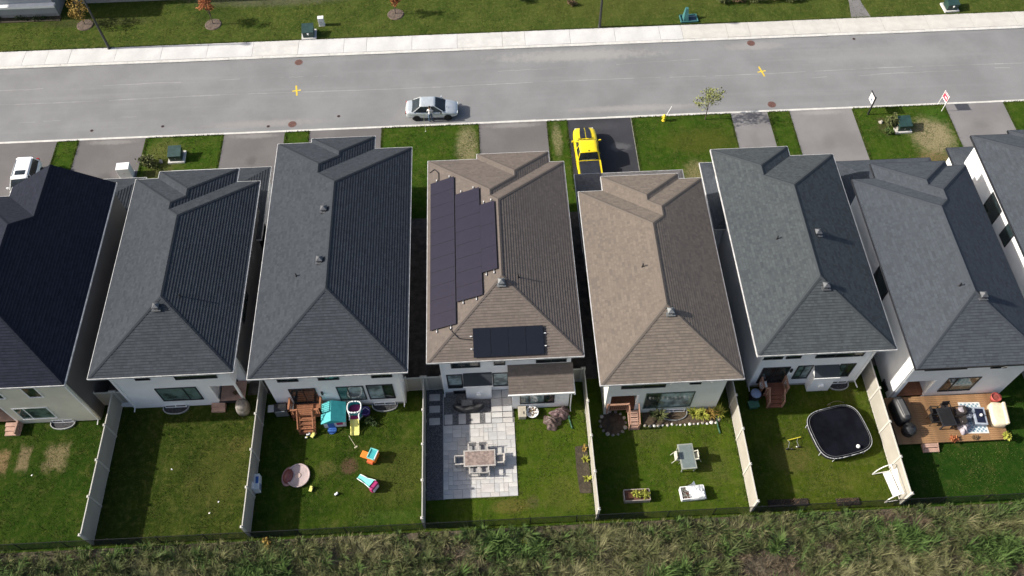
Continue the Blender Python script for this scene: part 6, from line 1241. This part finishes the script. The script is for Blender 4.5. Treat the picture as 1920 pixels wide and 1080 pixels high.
# trees and shrubs
tree('slender young tree with sparse olive leaves at the near kerb', (*G(1322, 224), 0), 3.7, 1.3, leaf_mat('pale olive leaves', (.13, .15, .05), (.24, .25, .10)), 560, .12, 3, nclump=10, trunk_h=.55)
for (px, py, lab, mt, h, cr, sd) in ((160, 47, 'young tree with golden leaves at the upper left', lf_gold, 2.7, 1.0, 5), (400, 46, 'young tree with orange leaves, left of the far transformer', lf_org, 3.3, .8, 6), (742, 27, 'young tree with orange leaves in a round mulch bed, top centre', lf_org, 2.6, .65, 8)):
    c = G(px, py); tree(lab, (*c, 0), h, cr, mt, 620, .11, sd, nclump=12, trunk_h=.45); o = thing('mulch_ring', {160: 'round mulch bed under the golden young tree', 400: 'round mulch bed under the left orange young tree', 742: 'round mulch bed under the top centre orange tree'}[px], 'mulch', (*c, .002)); MB().lathe((0, 0, 0), [(.78, 0), (.7, .06), (.3, .09), (.05, .1)], 20).build('mulch', M('brown mulch', (.125, .095, .075), .95, var=.4, scale=5, fine=.5), o)
    mb = MB(); rr = random.Random(sd)
    for k in range(60): a = rr.uniform(0, 6.28); d_ = rr.uniform(.1, .75); mb.box((d_*math.cos(a), d_*math.sin(a), .06), (.09, .03, .03), rr.uniform(0, 3))
    mb.build('bark_chips', M('bark chips', (.17, .125, .095), .9, var=.4, scale=20), o)
bush('dry_shrub', 'dry brown shrub near the second street lamp', (*G(1073, 10), 0), (.55, .4, .45), lf_brown, 240, .1, 3); bush('dark_shrub', 'dark green shrub at the top edge left of the second lamp', (*G(985, 2), 0), (.7, .45, .5), lf_dark, 300, .1, 4)
for k, (px, lab) in enumerate(((1352, 'leafy shrub, first in the row at the top right'), (1385, 'leafy shrub, second in the row at the top right'), (1420, 'leafy shrub, third in the row at the top right'), (1455, 'leafy shrub, fourth in the row at the top right'), (1488, 'leafy shrub, last in the row at the top right'))): bush('hedge_shrub', lab, (*G(px, 5-(px-1352)*.04), 0), (.9, .5, .5), (lf_olive, lf_brown)[k % 2], 360, .11, 50+k, group='shrubs in the row at the top right')
c = G(1668, 236); bush('lawn_shrub', 'tall green shrub left of the transformer by the signs', (c[0], c[1], 0), (.55, .6, .75), lf_olive, 600, .12, 61); c = G(1664, 250); bush('lawn_shrub', 'low dark shrub in front of the transformer by the signs', (c[0], c[1], 0), (.35, .3, .3), lf_green, 240, .1, 62)
c = G(1683, 243); o = thing('rock', 'pale boulder at the corner of the transformer pad', 'rock', (c[0], c[1], .1)); MB().blob((0, 0, 0), (.28, .3, .35), 10, 6, .14, rnd=random.Random(2)).build('boulder', m_rock, o, smooth=False); MB().blob((.25, -.15, -.05), (.14, .12, .12), 8, 5, .14, rnd=random.Random(3)).build('chip', m_rock, o)
c = G(1651, 230); o = thing('rock', 'small pale rock left of the lawn shrub', 'rock', (c[0], c[1], .05)); MB().blob((0, 0, 0), (.2, .16, .14), 8, 5, .16, rnd=random.Random(5)).build('boulder', m_rock, o); MB().blob((.1, .12, 0), (.09, .1, .08), 7, 4, .16, rnd=random.Random(6)).build('chip', m_rock, o)
c = G(300, 305); bush('ornamental_tree', 'loose pale green shrub beside the front lawn transformer', (c[0]-.9, c[1]-.3, 0), (1.0, .8, .6), lf_olive, 420, .13, 71); c = G(302, 304); o = thing('rock', 'pale stone in front of the front lawn transformer', 'rock', (c[0], c[1], .08)); MB().blob((0, 0, 0), (.16, .15, .18), 8, 5, .14).build('boulder', m_rock, o); MB().blob((.12, -.1, -.03), (.08, .07, .07), 7, 4, .14).build('chip', m_rock, o)
for (px, py, lab) in ((322, 880, 'white paper scrap lying left on the empty shaded lawn'), (393, 962, 'white paper scrap lying low on the empty shaded lawn'), (410, 941, 'pale leaf scrap near the right fence of the empty shaded lawn'), (60, 891, 'pale scrap below the straw patches of the leftmost lawn')):
    o = thing('paper_scrap', lab, 'litter', (*G(px, py), .006), R(px)); o.scale = (.65, .65, .65); MB().add([(-.09, -.05, .0), (.0, -.06, .05), (.1, -.04, .0), (.09, .05, .02), (.0, .05, .06), (-.08, .06, .01)], [(0, 1, 4, 5), (1, 2, 3, 4)]).build('sheet', m_trim, o, fixn=False)
# houses on the far side
def far_house(label, x0, x1, y0, wallm, bandm):
    o = thing('far_house', label, 'house', ((x0+x1)/2, y0, 0)); w_ = (x1-x0)/2; MB().bb(-w_, w_, 0, 9, .35, 5.6).build('wall', wallm, o); MB().bb(-w_-.02, w_+.02, -.02, 9.02, 0, .35).build('foundation', m_found, o); MB().bb(-w_-.25, w_+.25, -.5, 0, 1.35, 1.55).build('ledge', bandm, o)
    rf = Roof([(x0-.5, x1+.5, y0-.5, y0+9.5, '')], 5.6, .48); ro = rf.build(s7, o); ro.matrix_parent_inverse = Matrix.Translation(-Vector(o.location)); window(o, -1, 1, 2.2, 3.8, 0, mull=(.5,)); return o
gx = G(112, 30); far_house('grey house with a white ledge at the upper left corner', gx[0]-10, gx[0], gx[1], siding('blue grey siding', (.36, .38, .40)), m_trim)
far_house('grey house set back at the top edge, right of the golden tree', G(150, 0)[0]-.4, G(330, 0)[0], G(240, 3)[1], m_dim, m_dim)
rr = random.Random(77); o = thing('foundation_planting', 'low dark planting along the foot of the upper left house', 'plants', (gx[0]-4.5, gx[1]-.35, 0)); mb = MB()
for k in range(26): leaves(mb, (rr.uniform(-5, 4.6), rr.uniform(-.15, .15), .18), (.3, .2, .2), 26, .09, rr)
mb.build('foliage', lf_dark, o, fixn=False); MB().bb(-5.2, 4.7, -.35, .3, -.01, .06).build('mulch', m_soil, o)
c = G(620, 6); 

# ------------------------------------------------------------------ the weedy strip behind the lots
struct(MB().prism(rect(-60, 60, 4, 16.34), -.15, -.02).build('weed_ground', M('dark weedy soil', (.09, .075, .05), .95, var=.45, scale=.7, fine=.6, bmp=.8)))
def meadow():
    rs = np.random.RandomState(11); n = 9500
    x = rs.uniform(-36, 36, n); y = rs.uniform(9.8, 16.3, n); ph = rs.uniform(0, 6.28, 12); fx = rs.uniform(.25, 1.0, 12); fy = rs.uniform(.5, 2.0, 12)
    def fld(k): return sum(np.sin(fx[i]*x*(1 if i % 2 else -1)+fy[i]*y+ph[i]) for i in range(k, k+5))/5
    a, b = fld(0), fld(5); r = rs.rand(n)
    kind = np.where(r < .5, 2, np.where(r < .68, 0, np.where(r < .8, 4, np.where(r < .92, 1, 3))))
    kind = np.where(a > .22, np.where(r < .7, 0, 2), kind); kind = np.where((b > .3) & (r < .75), 1, kind); kind = np.where((a < -.42) & ((x > 14) | (r < .4)), 3, kind)
    lo = np.array([(.165, .17, .075), (.06, .115, .028), (.10, .122, .045), (.12, .093, .066), (.055, .08, .029)]); hi = np.array([(.275, .26, .14), (.10, .165, .046), (.16, .168, .074), (.195, .15, .105), (.082, .11, .042)])
    h = rs.uniform(.3, .85, n)*np.where(kind == 3, .6, 1)*np.where(y > 15.75, .55, 1)*(1+.25*fld(3)); t = rs.rand(n)[:, None]; c = lo[kind]*(1-t)+hi[kind]*t
    big = rs.rand(n) < .07; h = h*np.where(big, 1.55, 1.0); nb = np.where(kind == 3, 16, np.where(kind == 1, 22, 30))+np.where(big, 40, 0); I = np.repeat(np.arange(n), nb); m_ = len(I)
    an = rs.uniform(0, 6.28, m_); sp = rs.uniform(.05, .7, m_); L = h[I]*rs.uniform(.5, 1.2, m_); ln = rs.uniform(0, 6.28, n)[I]; broad = (kind[I] == 1) | (kind[I] == 4)
    d = np.stack([np.cos(an), np.sin(an), 0*an], 1); d2 = d*sp[:, None]+np.stack([np.cos(ln), np.sin(ln), 0*ln], 1)*.3
    w_ = np.where(broad, rs.uniform(.010, .022, m_), rs.uniform(.005, .012, m_)); q = np.stack([-d[:, 1], d[:, 0], 0*an], 1)*w_[:, None]
    o = np.stack([x[I], y[I], np.full(m_, -.02)], 1)+d*rs.uniform(0, .2, m_)[:, None]; o[:, 2] += np.where(broad, L*.35*rs.rand(m_), 0); L3 = L[:, None]
    up = np.zeros((m_, 3)); up[:, 2] = 1; p1 = o+d2*L3*.42+up*L3*.58; p2 = o+d2*L3*1.05+up*L3*rs.uniform(.5, .95, m_)[:, None]
    V = np.stack([o-q*.6, o+q*.6, p1+q, p1-q, p2], 1).reshape(-1, 3); B_ = np.arange(m_)[:, None]*5; F = np.concatenate([B_+np.array([[0, 1, 2, 3]]), B_+np.array([[3, 2, 4]])], 1).ravel()
    me = bpy.data.meshes.new('weeds'); me.vertices.add(len(V)); me.vertices.foreach_set('co', V.astype(np.float32).ravel()); me.loops.add(len(F)); me.loops.foreach_set('vertex_index', F.astype(np.int32)); me.polygons.add(2*m_)
    ls = np.stack([np.arange(m_)*7, np.arange(m_)*7+4], 1).ravel(); me.polygons.foreach_set('loop_start', ls.astype(np.int32)); me.update(calc_edges=True)
    j = rs.uniform(.78, 1.22, m_)[:, None]; C = np.concatenate([c[I]*j, np.ones((m_, 1))], 1); at = me.color_attributes.new('Col', 'FLOAT_COLOR', 'POINT'); at.data.foreach_set('color', np.repeat(C, 5, axis=0).astype(np.float32).ravel())
    m, nt, b = new_mat('weeds'); MATS['weeds'] = m; ca = N(nt, 'ShaderNodeVertexColor'); ca.layer_name = 'Col'; nn = noise(nt, wco(nt), 3.0); nt.links.new(mixc(nt, mth(nt, 'MULTIPLY', nn, .3), ca.outputs[0], (.06, .06, .03)), b.inputs['Base Color']); b.inputs['Roughness'].default_value = .85; b.inputs['Specular IOR Level'].default_value = .1
    me.materials.append(m); o = bpy.data.objects.new('tall_weeds', me); COL.objects.link(o); stuff(o); o['label'] = 'strip of tall mixed weeds and grasses behind the chain-link fence'
meadow()
for (px, py, L, sp, lab) in ((1664, 1003, .95, .7, 'pale feathery grass tuft standing out right of centre in the weeds'), (1700, 1058, .8, .9, 'broad pale grass tuft at the bottom edge of the weeds'), (1240, 1052, .7, .9, 'pale grass tuft at the bottom edge below the planters')):
    tuft('grass_tuft', lab, (*G(px, py), 0), 170, L, leaf_mat('pale straw blades', (.20, .20, .09), (.32, .30, .16)) if 'pale straw blades' not in MATS else MATS['pale straw blades'], px, sp, .014, 'grass')
for (px, py, lab) in ((505, 1020, 'yellow-flowered weed at the left of the weed strip'), (985, 1010, 'bright green leafy weed below the patio yard'), (960, 1068, 'bright green leafy weed at the bottom edge, centre'), (1420, 1000, 'bright green leafy weed below the trampoline yard')):
    bush('leafy_weed', lab, (*G(px, py), 0), (.4, .35, .3), lf_gold if px == 505 else lf_yel if px == 985 else lf_green, 240, .1, px, 'weed')

# ------------------------------------------------------------------ turf: blades standing in the lawns and creeping over edges
def turf(name, label, areas, keep_out, dens, h0, h1, cols, seed, lines=()):
    rs = np.random.RandomState(seed); X = []; Y = []; HH = []
    for (x0, x1, y0, y1, k) in areas:
        n = int((x1-x0)*(y1-y0)*dens*k); x = rs.uniform(x0, x1, n); y = rs.uniform(y0, y1, n)
        keep = (np.sin(1.9*x+.7*y)+np.sin(1.1*y-1.3*x+2)+np.sin(3.1*x-2.2*y)) > rs.uniform(-2.2, 1.6, n); X.append(x[keep]); Y.append(y[keep]); HH.append(np.ones(keep.sum()))
    for (xa, ya, xb, yb, w_) in lines:
        n = int(math.hypot(xb-xa, yb-ya)*70); t = rs.rand(n); X.append(xa+(xb-xa)*t+rs.normal(0, w_, n)); Y.append(ya+(yb-ya)*t+rs.normal(0, w_, n)); HH.append(np.full(n, 1.7))
    x = np.concatenate(X); y = np.concatenate(Y); hh = np.concatenate(HH); ok = np.ones(len(x), bool)
    for (x0, x1, y0, y1) in keep_out: ok &= ~((x > x0) & (x < x1) & (y > y0) & (y < y1))
    x, y, hh = x[ok], y[ok], hh[ok]; m_ = len(x); an = rs.uniform(0, 6.28, m_); L = rs.uniform(h0, h1, m_)*hh; w_ = rs.uniform(.012, .03, m_)
    d = np.stack([np.cos(an), np.sin(an), 0*an], 1); q = np.stack([-d[:, 1], d[:, 0], 0*an], 1)*w_[:, None]; o = np.stack([x, y, np.full(m_, .0)], 1); tip = o+d*(L*rs.uniform(.2, .9, m_))[:, None]; tip[:, 2] += L
    V = np.stack([o-q, o+q, tip], 1).reshape(-1, 3); F = np.arange(3*m_); me = bpy.data.meshes.new(name); me.vertices.add(3*m_); me.vertices.foreach_set('co', V.astype(np.float32).ravel()); me.loops.add(3*m_); me.loops.foreach_set('vertex_index', F.astype(np.int32)); me.polygons.add(m_); me.polygons.foreach_set('loop_start', (np.arange(m_)*3).astype(np.int32)); me.update(calc_edges=True)
    c = np.array(cols)[rs.randint(0, len(cols), m_)]*rs.uniform(.7, 1.3, m_)[:, None]; at = me.color_attributes.new('Col', 'FLOAT_COLOR', 'POINT'); at.data.foreach_set('color', np.repeat(np.concatenate([c, np.ones((m_, 1))], 1), 3, axis=0).astype(np.float32).ravel())
    me.materials.append(MATS['weeds']); ob = bpy.data.objects.new(name, me); COL.objects.link(ob); stuff(ob); ob['label'] = label
GC = [(.030, .060, .008), (.045, .078, .011), (.058, .085, .013), (.035, .066, .009), (.10, .10, .035)]
backs = [(-33, -26, 16.6, 25, .8), (-25.7, -16.3, 16.6, 25.6, 1), (-15.9, -5.3, 16.6, 25, 1), (-5.0, 5.5, 16.6, 24.4, 1), (5.8, 15.3, 16.6, 23.2, 1), (15.6, 24.8, 16.6, 25, 1), (25.2, 36, 16.6, 23.5, 1)]
fl = [(f, 16.7, f, 26, .05) for f in FX.values()]
turf('lawn_grass', 'short grass blades of the back lawns', backs, [(-5.1, .84, 18.3, 26), (25.8, 33.25, 20.4, 26), (20.2, 24.0, 19.6, 23.4), (-14.2, -11.9, 23.6, 26)], 190, .03, .085, GC, 5, [(a+s_*.12, b, c_+s_*.12, d_, .05) for (a, b, c_, d_, w_) in fl for s_ in (-1, 1)]+[(.84, 18.4, .84, 24.4, .03), (-3.9, 18.33, .8, 18.33, .04)])
fr_ = [(-36.0, -34.3, 41.5, 50.7, 1), (-28.6, -22.3, 44.5, 50.7, 1), (-17.0, -15.1, 45, 50.7, 1), (-9, -.9, 43, 50.7, 1), (4.9, 6.55, 42.5, 50.7, 1), (12.1, 20.4, 42.5, 50.7, 1), (23.7, 25.4, 42.5, 50.7, 1), (30.9, 38.7, 43, 50.7, 1), (43.9, 48, 43, 50.7, 1)]
ed = [(xx, 43, xx, 50.7, .035) for (a, b, c_, d_, k) in fr_ for xx in (a, b)]+[(a, 50.7, b, 50.7, .03) for (a, b, c_, d_, k) in fr_]
turf('verge_grass', 'short grass blades of the front lawns and the far verge', fr_+[(-45, 55, 62.0, 69, .8)], [(-31, -25.5, 44, 46)], 120, .03, .09, GC+[(.07, .095, .02)], 6, ed+[(-45, 62.0, 52, 62.0, .04)])
